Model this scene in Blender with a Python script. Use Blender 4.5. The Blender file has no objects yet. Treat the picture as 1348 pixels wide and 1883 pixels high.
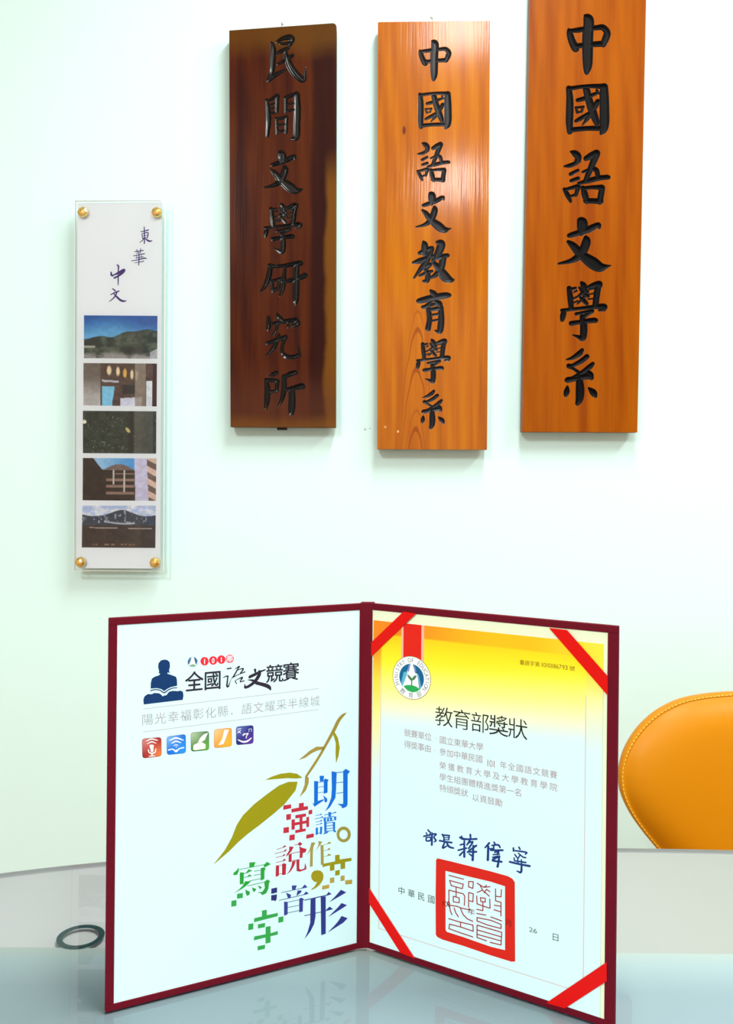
import bpy, math
import numpy as np
from mathutils import Vector, Matrix

# ------------------------------------------------------------------ camera, world, lights, exposure
sc = bpy.context.scene
C = sc.collection
FPX, CX, CY, ROLL = 1600.0, 674.0, 889.0, 0.0095
CAMZ = 1.168
TABLE = 0.75
WALLY = 1.604          # wall plane
FRONT = 1.574          # fronts of the things hanging on it

cam_d = bpy.data.cameras.new('camera')
cam = bpy.data.objects.new('camera', cam_d); C.objects.link(cam)
cam_d.sensor_fit = 'VERTICAL'; cam_d.sensor_height = 36.0; cam_d.sensor_width = 36.0
cam_d.lens = 36.0 * FPX / 1883.0
cam_d.shift_y = -(941.5 - CY) / 1883.0
cam_d.clip_start = 0.02
cam.matrix_world = Matrix.Translation((0, 0, CAMZ)) @ Matrix.Rotation(math.pi/2, 4, 'X') @ Matrix.Rotation(ROLL, 4, 'Z')
sc.camera = cam

w = bpy.data.worlds.new('world'); sc.world = w; w.use_nodes = True
w.node_tree.nodes['Background'].inputs[0].default_value = (0.93, 0.98, 1.0, 1)
w.node_tree.nodes['Background'].inputs[1].default_value = 1.0

def area(name, loc, sx, sy, power, col=(1, 1, 1), rot=(0, 0, 0)):
    l = bpy.data.lights.new(name, 'AREA'); l.shape = 'RECTANGLE'; l.size = sx; l.size_y = sy
    l.energy = power; l.color = col
    o = bpy.data.objects.new(name, l); C.objects.link(o); o.location = loc; o.rotation_euler = rot
    return o
CEIL = 2.75
LIGHTS = [(0.30, 0.62, 0.24, 1.05, 30.0), (0.42, -1.20, 0.16, 0.55, 20.0), (-1.0, -1.25, 0.26, 1.15, 84.0), (1.55, 0.35, 0.26, 1.15, 40.0)]
for i, (x, y, sx, sy, p) in enumerate(LIGHTS):
    area('tube_light', (x, y, CEIL - 0.075), sx - 0.03, sy - 0.05, p, (0.99, 1.0, 0.97))
# daylight of the window on the wall behind the camera
area('window_daylight', (0.1, -2.45, 1.55), 2.6, 1.6, 30.0, (0.86, 0.97, 1.0), (math.pi/2, 0, math.pi))

# narrow lit side window at the left of that wall
area('side_window_daylight', (-1.435, -2.5, 1.2), 0.11, 2.0, 5.0, (0.86, 0.95, 1.0), (math.pi/2, 0, math.pi))

vs = sc.view_settings
vs.view_transform = 'Standard'; vs.look = 'None'; vs.gamma = 1.0; vs.use_curve_mapping = False
vs.exposure = -0.25

# ------------------------------------------------------------------ helpers
def lin(c):
    out = []
    for v in c[:3]:
        v = v / 255.0
        out.append(v / 12.92 if v <= 0.04045 else ((v + 0.055) / 1.055) ** 2.4)
    return tuple(out) + (1.0,)

def ray(u, v):
    du, dv = u - CX, v - CY
    return Vector(((du + dv * ROLL) / FPX, 1.0, -(dv - du * ROLL) / FPX))

class Frame:
    """a flat face in the room: origin, right axis, up axis; n points to the viewer"""
    def __init__(s, o, ex, ey):
        s.o = Vector(o); s.ex = Vector(ex).normalized(); s.ey = Vector(ey).normalized()
        s.n = s.ex.cross(s.ey).normalized()
        s.M = Matrix(((s.ex.x, s.ey.x, s.n.x, s.o.x), (s.ex.y, s.ey.y, s.n.y, s.o.y), (s.ex.z, s.ey.z, s.n.z, s.o.z), (0, 0, 0, 1)))
        s.Minv = s.M.inverted()
    def pix(s, u, v):
        r = ray(u, v); c = Vector((0, 0, CAMZ))
        t = (s.o - c).dot(s.n) / r.dot(s.n)
        p = s.Minv @ (c + r * t)
        return (p.x, p.y)
    def pts(s, L):
        return [s.pix(u, v) for u, v in L]

def at_depth(u, v, D):
    return Vector((0, 0, CAMZ)) + ray(u, v) * D

def link(name, me, mat=None, parent=None, label=None):
    o = bpy.data.objects.new(name, me); C.objects.link(o)
    if mat is not None:
        for m in (mat if isinstance(mat, list) else [mat]): me.materials.append(m)
    if parent is not None: o.parent = parent
    if label: o['label'] = label
    return o

def thing(name, label, cat, loc=(0, 0, 0), M=None, group=None):
    o = bpy.data.objects.new(name, None); C.objects.link(o)
    o.empty_display_size = 0.02
    if M is not None: o.matrix_world = M
    else: o.location = loc
    o['label'] = label; o['category'] = cat
    if group: o['group'] = group
    return o

def pydata(name, V, F, smooth=False):
    me = bpy.data.meshes.new(name); me.from_pydata([tuple(v) for v in V], [], F); me.update()
    if smooth:
        me.polygons.foreach_set('use_smooth', [True] * len(me.polygons))
    return me

class MB:
    """collects shapes and makes them one mesh"""
    def __init__(s): s.V = []; s.F = []
    def add(s, V, F):
        b = len(s.V); s.V += [tuple(v) for v in V]; s.F += [tuple(b + i for i in f) for f in F]; return s
    def box(s, x0, x1, y0, y1, z0, z1):
        V = [(x, y, z) for x in (x0, x1) for y in (y0, y1) for z in (z0, z1)]
        return s.add(V, [(0, 1, 3, 2), (4, 6, 7, 5), (0, 4, 5, 1), (2, 3, 7, 6), (0, 2, 6, 4), (1, 5, 7, 3)])
    def prism(s, P, z0, z1):
        n = len(P)
        a = sum(P[i][0] * P[(i+1) % n][1] - P[(i+1) % n][0] * P[i][1] for i in range(n))
        if a < 0: P = P[::-1]
        V = [(x, y, z0) for x, y in P] + [(x, y, z1) for x, y in P]
        F = [tuple(range(n))[::-1], tuple(range(n, 2*n))] + [(i, (i+1) % n, n + (i+1) % n, n + i) for i in range(n)]
        return s.add(V, F)
    def flat(s, P, z):
        n = len(P)
        a = sum(P[i][0] * P[(i+1) % n][1] - P[(i+1) % n][0] * P[i][1] for i in range(n))
        if a < 0: P = P[::-1]
        return s.add([(x, y, z) for x, y in P], [tuple(range(n))])
    def tube(s, pts, r, seg=10, cap=True):
        pts = [Vector(p) for p in pts]; n = len(pts); rs = r if isinstance(r, (list, tuple)) else [r] * n
        V = []; up = None
        for i, p in enumerate(pts):
            t = (pts[min(i+1, n-1)] - pts[max(i-1, 0)]).normalized()
            if up is None:
                up = Vector((0, 0, 1)) if abs(t.z) < 0.9 else Vector((1, 0, 0))
            a = t.cross(up).normalized(); b = t.cross(a).normalized(); up = -b if False else up
            for k in range(seg):
                th = 2 * math.pi * k / seg
                V.append(p + (a * math.cos(th) + b * math.sin(th)) * rs[i])
        F = [(i*seg + k, i*seg + (k+1) % seg, (i+1)*seg + (k+1) % seg, (i+1)*seg + k) for i in range(n-1) for k in range(seg)]
        if cap: F += [tuple(range(seg))[::-1], tuple((n-1)*seg + k for k in range(seg))]
        return s.add(V, F)
    def lathe(s, prof, c=(0, 0, 0), seg=24, M=None):
        n = len(prof); V = []
        for r, z in prof:
            for k in range(seg):
                th = 2*math.pi*k/seg; v = Vector((r*math.cos(th), r*math.sin(th), z))
                V.append((M @ v if M else v) + Vector(c))
        F = [(i*seg + k, i*seg + (k+1) % seg, (i+1)*seg + (k+1) % seg, (i+1)*seg + k) for i in range(n-1) for k in range(seg)]
        F += [tuple(range(seg))[::-1], tuple((n-1)*seg + k for k in range(seg))]
        return s.add(V, F)
    def build(s, name, mat, parent=None, label=None, smooth=False, bevel=0, seg=2):
        o = link(name, pydata(name, s.V, s.F, smooth), mat, parent, label)
        if bevel:
            m = o.modifiers.new('bevel', 'BEVEL'); m.width = bevel; m.segments = seg; m.limit_method = 'ANGLE'
            for p in o.data.polygons: p.use_smooth = True
            m.harden_normals = True
        return o

# ------------------------------------------------------------------ materials
def mat(name, col, rough=0.6, metal=0.0, spec=0.5, coat=0.0, noise=None, bump=None):
    m = bpy.data.materials.new(name); m.use_nodes = True; nt = m.node_tree; b = nt.nodes['Principled BSDF']
    b.inputs['Base Color'].default_value = lin(col)
    b.inputs['Roughness'].default_value = rough; b.inputs['Metallic'].default_value = metal
    b.inputs['Specular IOR Level'].default_value = spec
    b.inputs['Coat Weight'].default_value = coat; b.inputs['Coat Roughness'].default_value = 0.05
    tc = nt.nodes.new('ShaderNodeTexCoord')
    if noise:
        sc_, col2, scale3 = noise
        mp = nt.nodes.new('ShaderNodeMapping'); mp.inputs['Scale'].default_value = scale3
        n = nt.nodes.new('ShaderNodeTexNoise'); n.inputs['Scale'].default_value = sc_; n.inputs['Detail'].default_value = 4
        mx = nt.nodes.new('ShaderNodeMix'); mx.data_type = 'RGBA'
        mx.inputs['A'].default_value = lin(col); mx.inputs['B'].default_value = lin(col2)
        nt.links.new(tc.outputs['Object'], mp.inputs[0]); nt.links.new(mp.outputs[0], n.inputs['Vector'])
        nt.links.new(n.outputs['Fac'], mx.inputs['Factor']); nt.links.new(mx.outputs['Result'], b.inputs['Base Color'])
    if bump:
        bs, bstr, bdist = bump
        n = nt.nodes.new('ShaderNodeTexNoise'); n.inputs['Scale'].default_value = bs; n.inputs['Detail'].default_value = 3
        bp = nt.nodes.new('ShaderNodeBump'); bp.inputs['Strength'].default_value = bstr; bp.inputs['Distance'].default_value = bdist
        nt.links.new(tc.outputs['Object'], n.inputs['Vector']); nt.links.new(n.outputs['Fac'], bp.inputs['Height'])
        nt.links.new(bp.outputs[0], b.inputs['Normal'])
    return m

def vmat(name, rough=0.6, spec=0.3, coat=0.0):
    m = bpy.data.materials.new(name); m.use_nodes = True; nt = m.node_tree; b = nt.nodes['Principled BSDF']
    a = nt.nodes.new('ShaderNodeAttribute'); a.attribute_name = 'Col'
    nt.links.new(a.outputs['Color'], b.inputs['Base Color'])
    b.inputs['Roughness'].default_value = rough; b.inputs['Specular IOR Level'].default_value = spec
    b.inputs['Coat Weight'].default_value = coat
    return m

def ink(name, col, rough=0.6):
    return mat(name, col, rough, spec=0.2)

def wood(name, base, dark, light, rough, stain=None, coat=0.6, coat_rough=0.12, seed=0.0):
    m = bpy.data.materials.new(name); m.use_nodes = True; nt = m.node_tree; L = nt.links; N = nt.nodes.new
    b = nt.nodes['Principled BSDF']
    tc = N('ShaderNodeTexCoord')
    mp = N('ShaderNodeMapping'); mp.inputs['Location'].default_value = (seed, seed*2, seed); mp.inputs['Scale'].default_value = (30, 1.6, 8)
    n1 = N('ShaderNodeTexNoise'); n1.inputs['Scale'].default_value = 1.6; n1.inputs['Detail'].default_value = 5; n1.inputs['Distortion'].default_value = 0.3
    L.new(tc.outputs['Object'], mp.inputs[0]); L.new(mp.outputs[0], n1.inputs['Vector'])
    # long growth-ring arches
    mp2 = N('ShaderNodeMapping'); mp2.inputs['Location'].default_value = (seed, seed, 0); mp2.inputs['Scale'].default_value = (9, 1.1, 4)
    wv = N('ShaderNodeTexWave'); wv.wave_type = 'RINGS'; wv.rings_direction = 'Z'; wv.inputs['Scale'].default_value = 1.7
    wv.inputs['Distortion'].default_value = 2.2; wv.inputs['Detail'].default_value = 2; wv.inputs['Detail Scale'].default_value = 0.8
    L.new(tc.outputs['Object'], mp2.inputs[0]); L.new(mp2.outputs[0], wv.inputs['Vector'])
    mp3 = N('ShaderNodeMapping'); mp3.inputs['Scale'].default_value = (260, 7, 20)
    n3 = N('ShaderNodeTexNoise'); n3.inputs['Scale'].default_value = 1.0; n3.inputs['Detail'].default_value = 3
    L.new(tc.outputs['Object'], mp3.inputs[0]); L.new(mp3.outputs[0], n3.inputs['Vector'])
    r1 = N('ShaderNodeValToRGB'); e = r1.color_ramp.elements
    e[0].position = 0.3; e[0].color = lin(dark); e[1].position = 0.72; e[1].color = lin(light)
    e.new(0.52).color = lin(base)
    ad = N('ShaderNodeMath'); ad.operation = 'MULTIPLY_ADD'; ad.inputs[1].default_value = 0.10; L.new(wv.outputs['Fac'], ad.inputs[0]); L.new(n1.outputs['Fac'], ad.inputs[2])
    ad2 = N('ShaderNodeMath'); ad2.operation = 'MULTIPLY_ADD'; ad2.inputs[1].default_value = 0.22; L.new(n3.outputs['Fac'], ad2.inputs[0]); L.new(ad.outputs[0], ad2.inputs[2])
    sb = N('ShaderNodeMath'); sb.operation = 'SUBTRACT'; sb.inputs[1].default_value = 0.15; L.new(ad2.outputs[0], sb.inputs[0])
    L.new(sb.outputs[0], r1.inputs['Fac'])
    col = r1.outputs['Color']
    if stain: col = stain(nt, tc, col)
    L.new(col, b.inputs['Base Color'])
    b.inputs['Roughness'].default_value = rough; b.inputs['Specular IOR Level'].default_value = 0.06
    b.inputs['Coat Weight'].default_value = coat; b.inputs['Coat Roughness'].default_value = coat_rough
    bp = N('ShaderNodeBump'); bp.inputs['Strength'].default_value = 0.25; bp.inputs['Distance'].default_value = 0.0006
    L.new(n3.outputs['Fac'], bp.inputs['Height']); L.new(bp.outputs[0], b.inputs['Normal'])
    L.new(bp.outputs[0], b.inputs['Coat Normal'])
    return m

M_wall = mat('wall_paint', (212, 244, 244), 0.85, spec=0.2, bump=(90, 0.08, 0.002))
M_ceil = mat('ceiling_paint', (235, 238, 234), 0.9)
M_side = mat('side_wall_paint', (200, 178, 156), 0.9)
M_floor = mat('floor_vinyl', (182, 150, 122), 0.5, noise=(6, (164, 134, 106), (1, 1, 1)))
M_trim = mat('trim_paint', (225, 225, 220), 0.5)
M_char = mat('carved_black_lacquer', (3, 4, 7), 0.22, spec=0.2, coat=0.15)
M_char2 = mat('carved_black_paint', (12, 14, 22), 0.4, spec=0.28)
M_char3 = mat('carved_matt_black_paint', (3, 3, 5), 0.5, spec=0.1)
M_steel = mat('steel', (190, 190, 192), 0.3, 1.0)
M_dsteel = mat('dark_steel', (70, 70, 72), 0.35, 0.9)
M_gold = mat('polished_gold', (255, 222, 140), 0.16, 1.0)
M_cloth = mat('burgundy_bookcloth', (108, 6, 32), 0.62, spec=0.15, noise=(900, (86, 2, 22), (1, 1, 1)), bump=(1400, 0.35, 0.0004))
M_ribbon = mat('red_satin_ribbon', (212, 4, 0), 0.4, spec=0.2, bump=(1500, 0.2, 0.0002))
M_page = mat('page_paper', (208, 242, 248), 0.55, spec=0.25)
M_liner = mat('cream_liner_paper', (226, 236, 205), 0.6, spec=0.2)
M_leather = mat('ochre_leather', (198, 128, 0), 0.42, spec=0.22, bump=(420, 0.12, 0.0006))
M_thread = mat('pale_yellow_thread', (250, 215, 90), 0.6)
M_void = mat('dark_wood_recess', (60, 30, 10), 0.6)

# ------------------------------------------------------------------ brush strokes -> outlines
def catmull(P, n=8):
    P = np.array(P, float)
    if len(P) < 3:
        t = np.linspace(0, 1, n*2)[:, None]; return P[0]*(1-t) + P[-1]*t
    Q = np.vstack([2*P[0]-P[1], P, 2*P[-1]-P[-2]]); out = []
    for i in range(1, len(Q)-2):
        p0, p1, p2, p3 = Q[i-1], Q[i], Q[i+1], Q[i+2]
        for t in np.linspace(0, 1, n, endpoint=False):
            out.append(0.5*((2*p1) + (-p0+p2)*t + (2*p0-5*p1+4*p2-p3)*t*t + (-p0+3*p1-3*p2+p3)*t**3))
    out.append(Q[-2]); return np.array(out)

def strokes(txt, ox, oy, s, wk=1.0):
    """'x,y,w x,y,w; ...' measured on a crop with origin ox,oy and scale s"""
    R = []; lw = 10.0
    for st in txt.split(';'):
        pts = []
        for q in st.split():
            a = [float(x) for x in q.split(',')]
            if len(a) == 3: lw = a[2]
            pts.append((ox + a[0]/s, oy + a[1]/s, lw/s*wk))
        if pts: R.append(pts)
    return R

def refit(S, box):
    xs = [p[0] for s in S for p in s]; ys = [p[1] for s in S for p in s]
    x0, x1, y0, y1 = min(xs), max(xs), min(ys), max(ys)
    m = np.mean([p[2] for s in S for p in s]) / 2
    x0 -= m; x1 += m; y0 -= m; y1 += m
    kx = (box[2]-box[0])/(x1-x0); ky = (box[3]-box[1])/(y1-y0); kw = (kx*ky)**0.5
    return [[(box[0]+(p[0]-x0)*kx, box[1]+(p[1]-y0)*ky, p[2]*kw) for p in s] for s in S]

def field(S, step):
    A = []
    for s in S:
        c = catmull(s, 10)
        d = np.hypot(*(np.diff(c[:, :2], axis=0).T)); L = d.sum()
        n = max(6, int(L/0.7)); cu = np.concatenate([[0], np.cumsum(d)])
        t = np.linspace(0, L, n)
        A.append(np.stack([np.interp(t, cu, c[:, k]) for k in range(3)], 1))
    A = np.vstack(A); A[:, 2] = np.maximum(A[:, 2], 0.5)/2
    x0, y0 = A[:, 0].min()-A[:, 2].max()-4, A[:, 1].min()-A[:, 2].max()-4
    x1, y1 = A[:, 0].max()+A[:, 2].max()+4, A[:, 1].max()+A[:, 2].max()+4
    X = np.arange(x0, x1, step); Y = np.arange(y0, y1, step)
    GX, GY = np.meshgrid(X, Y); D = np.full(GX.shape, 1e3)
    for a in A:
        i0, i1 = np.searchsorted(X, [a[0]-a[2]-6, a[0]+a[2]+6]); j0, j1 = np.searchsorted(Y, [a[1]-a[2]-6, a[1]+a[2]+6])
        sub = D[j0:j1, i0:i1]
        np.minimum(sub, np.hypot(GX[j0:j1, i0:i1]-a[0], GY[j0:j1, i0:i1]-a[1])-a[2], out=sub)
    return X, Y, D

def contours(X, Y, D, lev=0.0, tol=0.1):
    D = D - lev; D = np.where(np.abs(D) < 1e-9, 1e-9, D); S = D < 0
    c = S[:-1, :-1].astype(int) + 2*S[:-1, 1:] + 4*S[1:, 1:] + 8*S[1:, :-1]
    jj, ii = np.where((c > 0) & (c < 15))
    T = {1: [(3, 0)], 2: [(0, 1)], 3: [(3, 1)], 4: [(1, 2)], 5: [(3, 2), (1, 0)], 6: [(0, 2)], 7: [(3, 2)], 8: [(2, 3)],
         9: [(2, 0)], 10: [(0, 3), (2, 1)], 11: [(2, 1)], 12: [(1, 3)], 13: [(1, 0)], 14: [(0, 3)]}
    nxt = {}; pos = {}
    def ek(j, i, e):
        if e == 0: return ('h', j, i)
        if e == 2: return ('h', j+1, i)
        if e == 3: return ('v', j, i)
        return ('v', j, i+1)
    def pt(k):
        t, j, i = k
        if t == 'h':
            a, b = D[j, i], D[j, i+1]; f = a/(a-b); return (X[i]+(X[i+1]-X[i])*f, Y[j])
        a, b = D[j, i], D[j+1, i]; f = a/(a-b); return (X[i], Y[j]+(Y[j+1]-Y[j])*f)
    for j, i in zip(jj, ii):
        for a, b in T[c[j, i]]:
            nxt[ek(j, i, a)] = ek(j, i, b)
    loops = []
    while nxt:
        k0 = next(iter(nxt)); k = k0; loop = []
        while k in nxt:
            loop.append(pt(k)); k = nxt.pop(k)
            if k == k0: break
        if len(loop) > 7: loops.append(rdp(np.array(loop), tol))
    return loops

def rdp(P, tol):
    n = len(P)
    if n < 8: return P
    keep = np.zeros(n, bool); h = n//2; keep[0] = keep[h] = True
    st = [(0, h), (h, n)]
    while st:
        a, b = st.pop()
        if b - a < 2: continue
        A, B = P[a], P[b % n]; d = B-A; L = np.hypot(*d)
        Q = P[a+1:b] - A
        dist = np.abs(Q[:, 0]*d[1]-Q[:, 1]*d[0])/L if L > 1e-9 else np.hypot(Q[:, 0], Q[:, 1])
        i = int(dist.argmax())
        if dist[i] > tol:
            m = a+1+i; keep[m] = True; st += [(a, m), (m, b)]
    return P[keep]

def curve_mesh(name, loops, z, extrude=0.0, bevel=0.0):
    """closed 2D outlines (holes by even-odd) -> filled mesh"""
    cu = bpy.data.curves.new(name, 'CURVE'); cu.dimensions = '2D'; cu.fill_mode = 'BOTH' if (extrude or bevel) else 'FRONT'
    cu.extrude = extrude; cu.bevel_depth = bevel; cu.bevel_resolution = 1; cu.offset = -bevel
    for P in loops:
        sp = cu.splines.new('POLY'); sp.points.add(len(P)-1)
        sp.points.foreach_set('co', [c for p in P for c in (p[0], p[1], 0, 1)]); sp.use_cyclic_u = True
    o = bpy.data.objects.new(name, cu); C.objects.link(o)
    bpy.context.view_layer.update()
    dg = bpy.context.evaluated_depsgraph_get()
    me = bpy.data.meshes.new_from_object(o.evaluated_get(dg))
    bpy.data.objects.remove(o); bpy.data.curves.remove(cu)
    me.name = name
    if z: me.transform(Matrix.Translation((0, 0, z)))
    return me

def brush_print(name, S, fr, z, m, parent, label=None, step=0.5):
    X, Y, D = field(S, step)
    L = [fr.pts(c) for c in contours(X, Y, D, 0, 0.06)]
    return link(name, curve_mesh(name, L, z), m, parent, label)

def poly_print(name, txt, ox, oy, s, fr, z, m, parent, label=None):
    """'x,y x,y ... ; ...' polygons; entries starting with L are straight lines 'L x,y x,y w'"""
    mb = MB(); dz = 0.0
    for e in txt.split(';'):
        q = e.split()
        if not q: continue
        if q[0] == 'L':
            wd = float(q[-1])/s; P = [(ox+float(a.split(',')[0])/s, oy+float(a.split(',')[1])/s) for a in q[1:-1]]
            for (xa, ya), (xb, yb) in zip(P[:-1], P[1:]):
                d = math.hypot(xb-xa, yb-ya); nx, ny = -(yb-ya)/d*wd/2, (xb-xa)/d*wd/2
                mb.flat(fr.pts([(xa+nx, ya+ny), (xb+nx, yb+ny), (xb-nx, yb-ny), (xa-nx, ya-ny)]), z + dz); dz += 2e-6
        else:
            P = [(ox+float(a.split(',')[0])/s, oy+float(a.split(',')[1])/s) for a in q]
            mb.flat(fr.pts(P), z + dz); dz += 2e-6
    return mb.build(name, m, parent, label)

def disc_px(u, v, ru, rv, n=40):
    return [(u+ru*math.cos(2*math.pi*k/n), v+rv*math.sin(2*math.pi*k/n)) for k in range(n)]

# ------------------------------------------------------------------ printed type
_g = {}
def glyph(ch, off):
    if off > 0 or ch in '獎體': off = 0.0
    k = (ch, off)
    if k not in _g:
        cu = bpy.data.curves.new('g', 'FONT'); cu.body = ch; cu.size = 1.0; cu.offset = off; cu.resolution_u = 3
        o = bpy.data.objects.new('g', cu); C.objects.link(o); bpy.context.view_layer.update()
        me = bpy.data.meshes.new_from_object(o.evaluated_get(bpy.context.evaluated_depsgraph_get()))
        V = np.array([v.co[:2] for v in me.vertices]).reshape(-1, 2); F = [tuple(p.vertices) for p in me.polygons]
        bpy.data.objects.remove(o); bpy.data.curves.remove(cu); bpy.data.meshes.remove(me)
        _g[k] = (V, F)
    return _g[k]
_V0, _ = glyph('國', 0.0)
GH = _V0[:, 1].max() - _V0[:, 1].min(); GB = _V0[:, 1].min(); GL = _V0[:, 0].min(); GW = _V0[:, 0].max()-_V0[:, 0].min()

def type_line(name, text, tl, br, fr, z, m, parent, off=0.0, label=None, adv=None, mb=None, h=None):
    """fits a row of characters between the top left and bottom right pixel corners on a face"""
    x0, y1 = fr.pix(*tl); x1, y0 = fr.pix(*br)
    def aw(c): return 1.0 if ord(c) > 0x2E7F else (0.45 if c == ' ' else (0.42 if c == '1' else 0.62))
    n = len(text); own = mb is None; mb = mb or MB()
    H = y1-y0
    if h:
        hh = fr.pix((tl[0]+br[0])/2, 1400)[1]-fr.pix((tl[0]+br[0])/2, 1400+h)[1]; y0 = (y0+y1)/2-hh/2; H = hh
    total = sum(aw(c) for c in text)*GW*H/GH
    gap = (x1-x0-total)/max(1, n-1)
    if gap < 0 or n == 1 or text[0].isdigit():
        kx = (x1-x0)/total; gap = 0
        if n == 1: kx = (x1-x0)/total
    else: kx = 1.0
    x = x0; dz = 0
    for c in text:
        wd = aw(c)*GW*H/GH*kx
        if c != ' ':
            V, F = glyph(c, off)
            if len(V):
                if ord(c) > 0x2E7F: gx0, gw, gy0, gh = GL, GW, GB, GH
                else:
                    gx0, gw = V[:, 0].min(), V[:, 0].max()-V[:, 0].min(); gy0, gh = 0.0, 0.73
                w_ = wd if ord(c) > 0x2E7F else min(wd*0.88, gw/gh*H*max(kx, 1.0))
                P = [(x+(wd-w_)/2+(a-gx0)/gw*w_, y0+(b-gy0)/gh*H, z) for a, b in V]
                mb.add(P, F)
                if off > 0.004:
                    o_ = off*H*0.9
                    for q_, (a_, b_) in enumerate(((-o_, 0), (o_, 0), (0, -o_), (0, o_))): mb.add([(p[0]+a_, p[1]+b_, p[2]+(q_+1)*1.5e-6) for p in P], F)
        x += wd + gap
    if own: return mb.build(name, m, parent, label)

# ------------------------------------------------------------------ vertex-coloured prints
def painted(name, fr, quad, nx, ny, fn, z, m, parent, label=None, local=False):
    """grid between four corners (TL,TR,BR,BL); fn(U,V)->rgb display values, U right, V down"""
    Q = [np.array(p if local else fr.pix(*p)) for p in quad]
    U, Vv = np.meshgrid(np.linspace(0, 1, nx+1), np.linspace(0, 1, ny+1))
    P = (Q[0][None, None]*((1-U)*(1-Vv))[..., None] + Q[1]*(U*(1-Vv))[..., None] + Q[2]*(U*Vv)[..., None] + Q[3]*((1-U)*Vv)[..., None])
    V = [(p[0], p[1], z) for p in P.reshape(-1, 2)]
    F = [(j*(nx+1)+i, (j+1)*(nx+1)+i, (j+1)*(nx+1)+i+1, j*(nx+1)+i+1) for j in range(ny) for i in range(nx)]
    me = pydata(name, V, F)
    col = np.clip(fn(U, Vv), 0, 255)/255.0
    col = np.where(col <= 0.04045, col/12.92, ((col+0.055)/1.055)**2.4)
    at = me.color_attributes.new('Col', 'FLOAT_COLOR', 'POINT')
    at.data.foreach_set('color', np.concatenate([col, np.ones(col.shape[:2]+(1,))], 2).astype(np.float32).ravel())
    return link(name, me, m, parent, label)

def vnoise(U, V, fx, fy, seed, oct=4):
    rng = np.random.RandomState(seed); out = np.zeros_like(U); amp = 1.0; tot = 0
    for o in range(oct):
        nx, ny = int(fx*2**o)+2, int(fy*2**o)+2; G = rng.rand(ny+1, nx+1)
        x = U*(nx-1); y = V*(ny-1); i = np.floor(x).astype(int); j = np.floor(y).astype(int)
        fx_, fy_ = x-i, y-j; fx_ = fx_*fx_*(3-2*fx_); fy_ = fy_*fy_*(3-2*fy_)
        out += amp*((G[j, i]*(1-fx_)+G[j, i+1]*fx_)*(1-fy_)+(G[j+1, i]*(1-fx_)+G[j+1, i+1]*fx_)*fy_); tot += amp; amp *= 0.55
    return out/tot

def ss(a, b, x): t = np.clip((x-a)/(b-a), 0, 1); return t*t*(3-2*t)
def mixc(A, B, t): return np.asarray(A, float)*(1-t[..., None]) + np.asarray(B, float)*t[..., None]

# ------------------------------------------------------------------ the room
def struct(name, mb, m, **k):
    o = mb.build(name, m, **k); o['kind'] = 'structure'; return o
XL, XR, YB = -2.3, 2.6, -2.7
struct('floor', MB().box(XL, XR, YB, WALLY+0.1, -0.1, 0), M_floor)
struct('ceiling', MB().box(XL, XR, YB, WALLY+0.1, CEIL, CEIL+0.1), M_ceil)
wf = struct('wall_front', MB().box(XL, XR, WALLY, WALLY+0.1, 0, CEIL), M_wall)
struct('wall_left', MB().box(XL-0.1, XL, YB, WALLY+0.1, 0, CEIL), M_side)
struct('wall_right', MB().box(XR, XR+0.1, YB, WALLY+0.1, 0, CEIL), M_side)
wb = MB(); WX0, WX1, WZ0, WZ1 = -1.25, 1.45, 0.8, 2.3
wb.box(XL, -1.49, YB, YB+0.12, 0, CEIL); wb.box(-1.38, WX0, YB, YB+0.12, 0, CEIL); wb.box(-1.49, -1.38, YB, YB+0.12, 0, 0.2); wb.box(-1.49, -1.38, YB, YB+0.12, 2.2, CEIL); wb.box(WX1, XR, YB, YB+0.12, 0, CEIL)
wb.box(WX0, WX1, YB, YB+0.12, 0, WZ0); wb.box(WX0, WX1, YB, YB+0.12, WZ1, CEIL)
struct('wall_back', wb, M_side)
fw = MB(); fr_ = 0.05
fw.box(WX0, WX1, YB+0.02, YB+0.10, WZ0, WZ0+fr_); fw.box(WX0, WX1, YB+0.02, YB+0.10, WZ1-fr_, WZ1)
for x in (WX0, -0.375, 0.525, WX1-fr_): fw.box(x, x+fr_, YB+0.02, YB+0.10, WZ0+fr_, WZ1-fr_)
struct('window_1', fw, M_trim)
f2 = MB()
for z_ in (0.2, 1.2, 2.18): f2.box(-1.49, -1.38, YB+0.03, YB+0.09, z_, z_+0.02)
struct('window_2', f2, M_trim)
struct('baseboard_front', MB().box(XL, XR, WALLY-0.012, WALLY, 0, 0.09), M_trim)
# two small marks in the paint between the dark and the middle board
wm = MB()
for (u, v, r) in ((671.5, 789, 0.0022), (680, 788, 0.0013)):
    p = at_depth(u, v, WALLY); wm.lathe([(r, 0), (r*0.6, 0.0008)], (p.x, WALLY, p.z), 10, Matrix.Rotation(math.pi/2, 3, 'X'))
wm.build('wall_mark', ink('mark_grey', (196, 190, 190)), wf, 'small grey mark in the paint')

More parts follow.
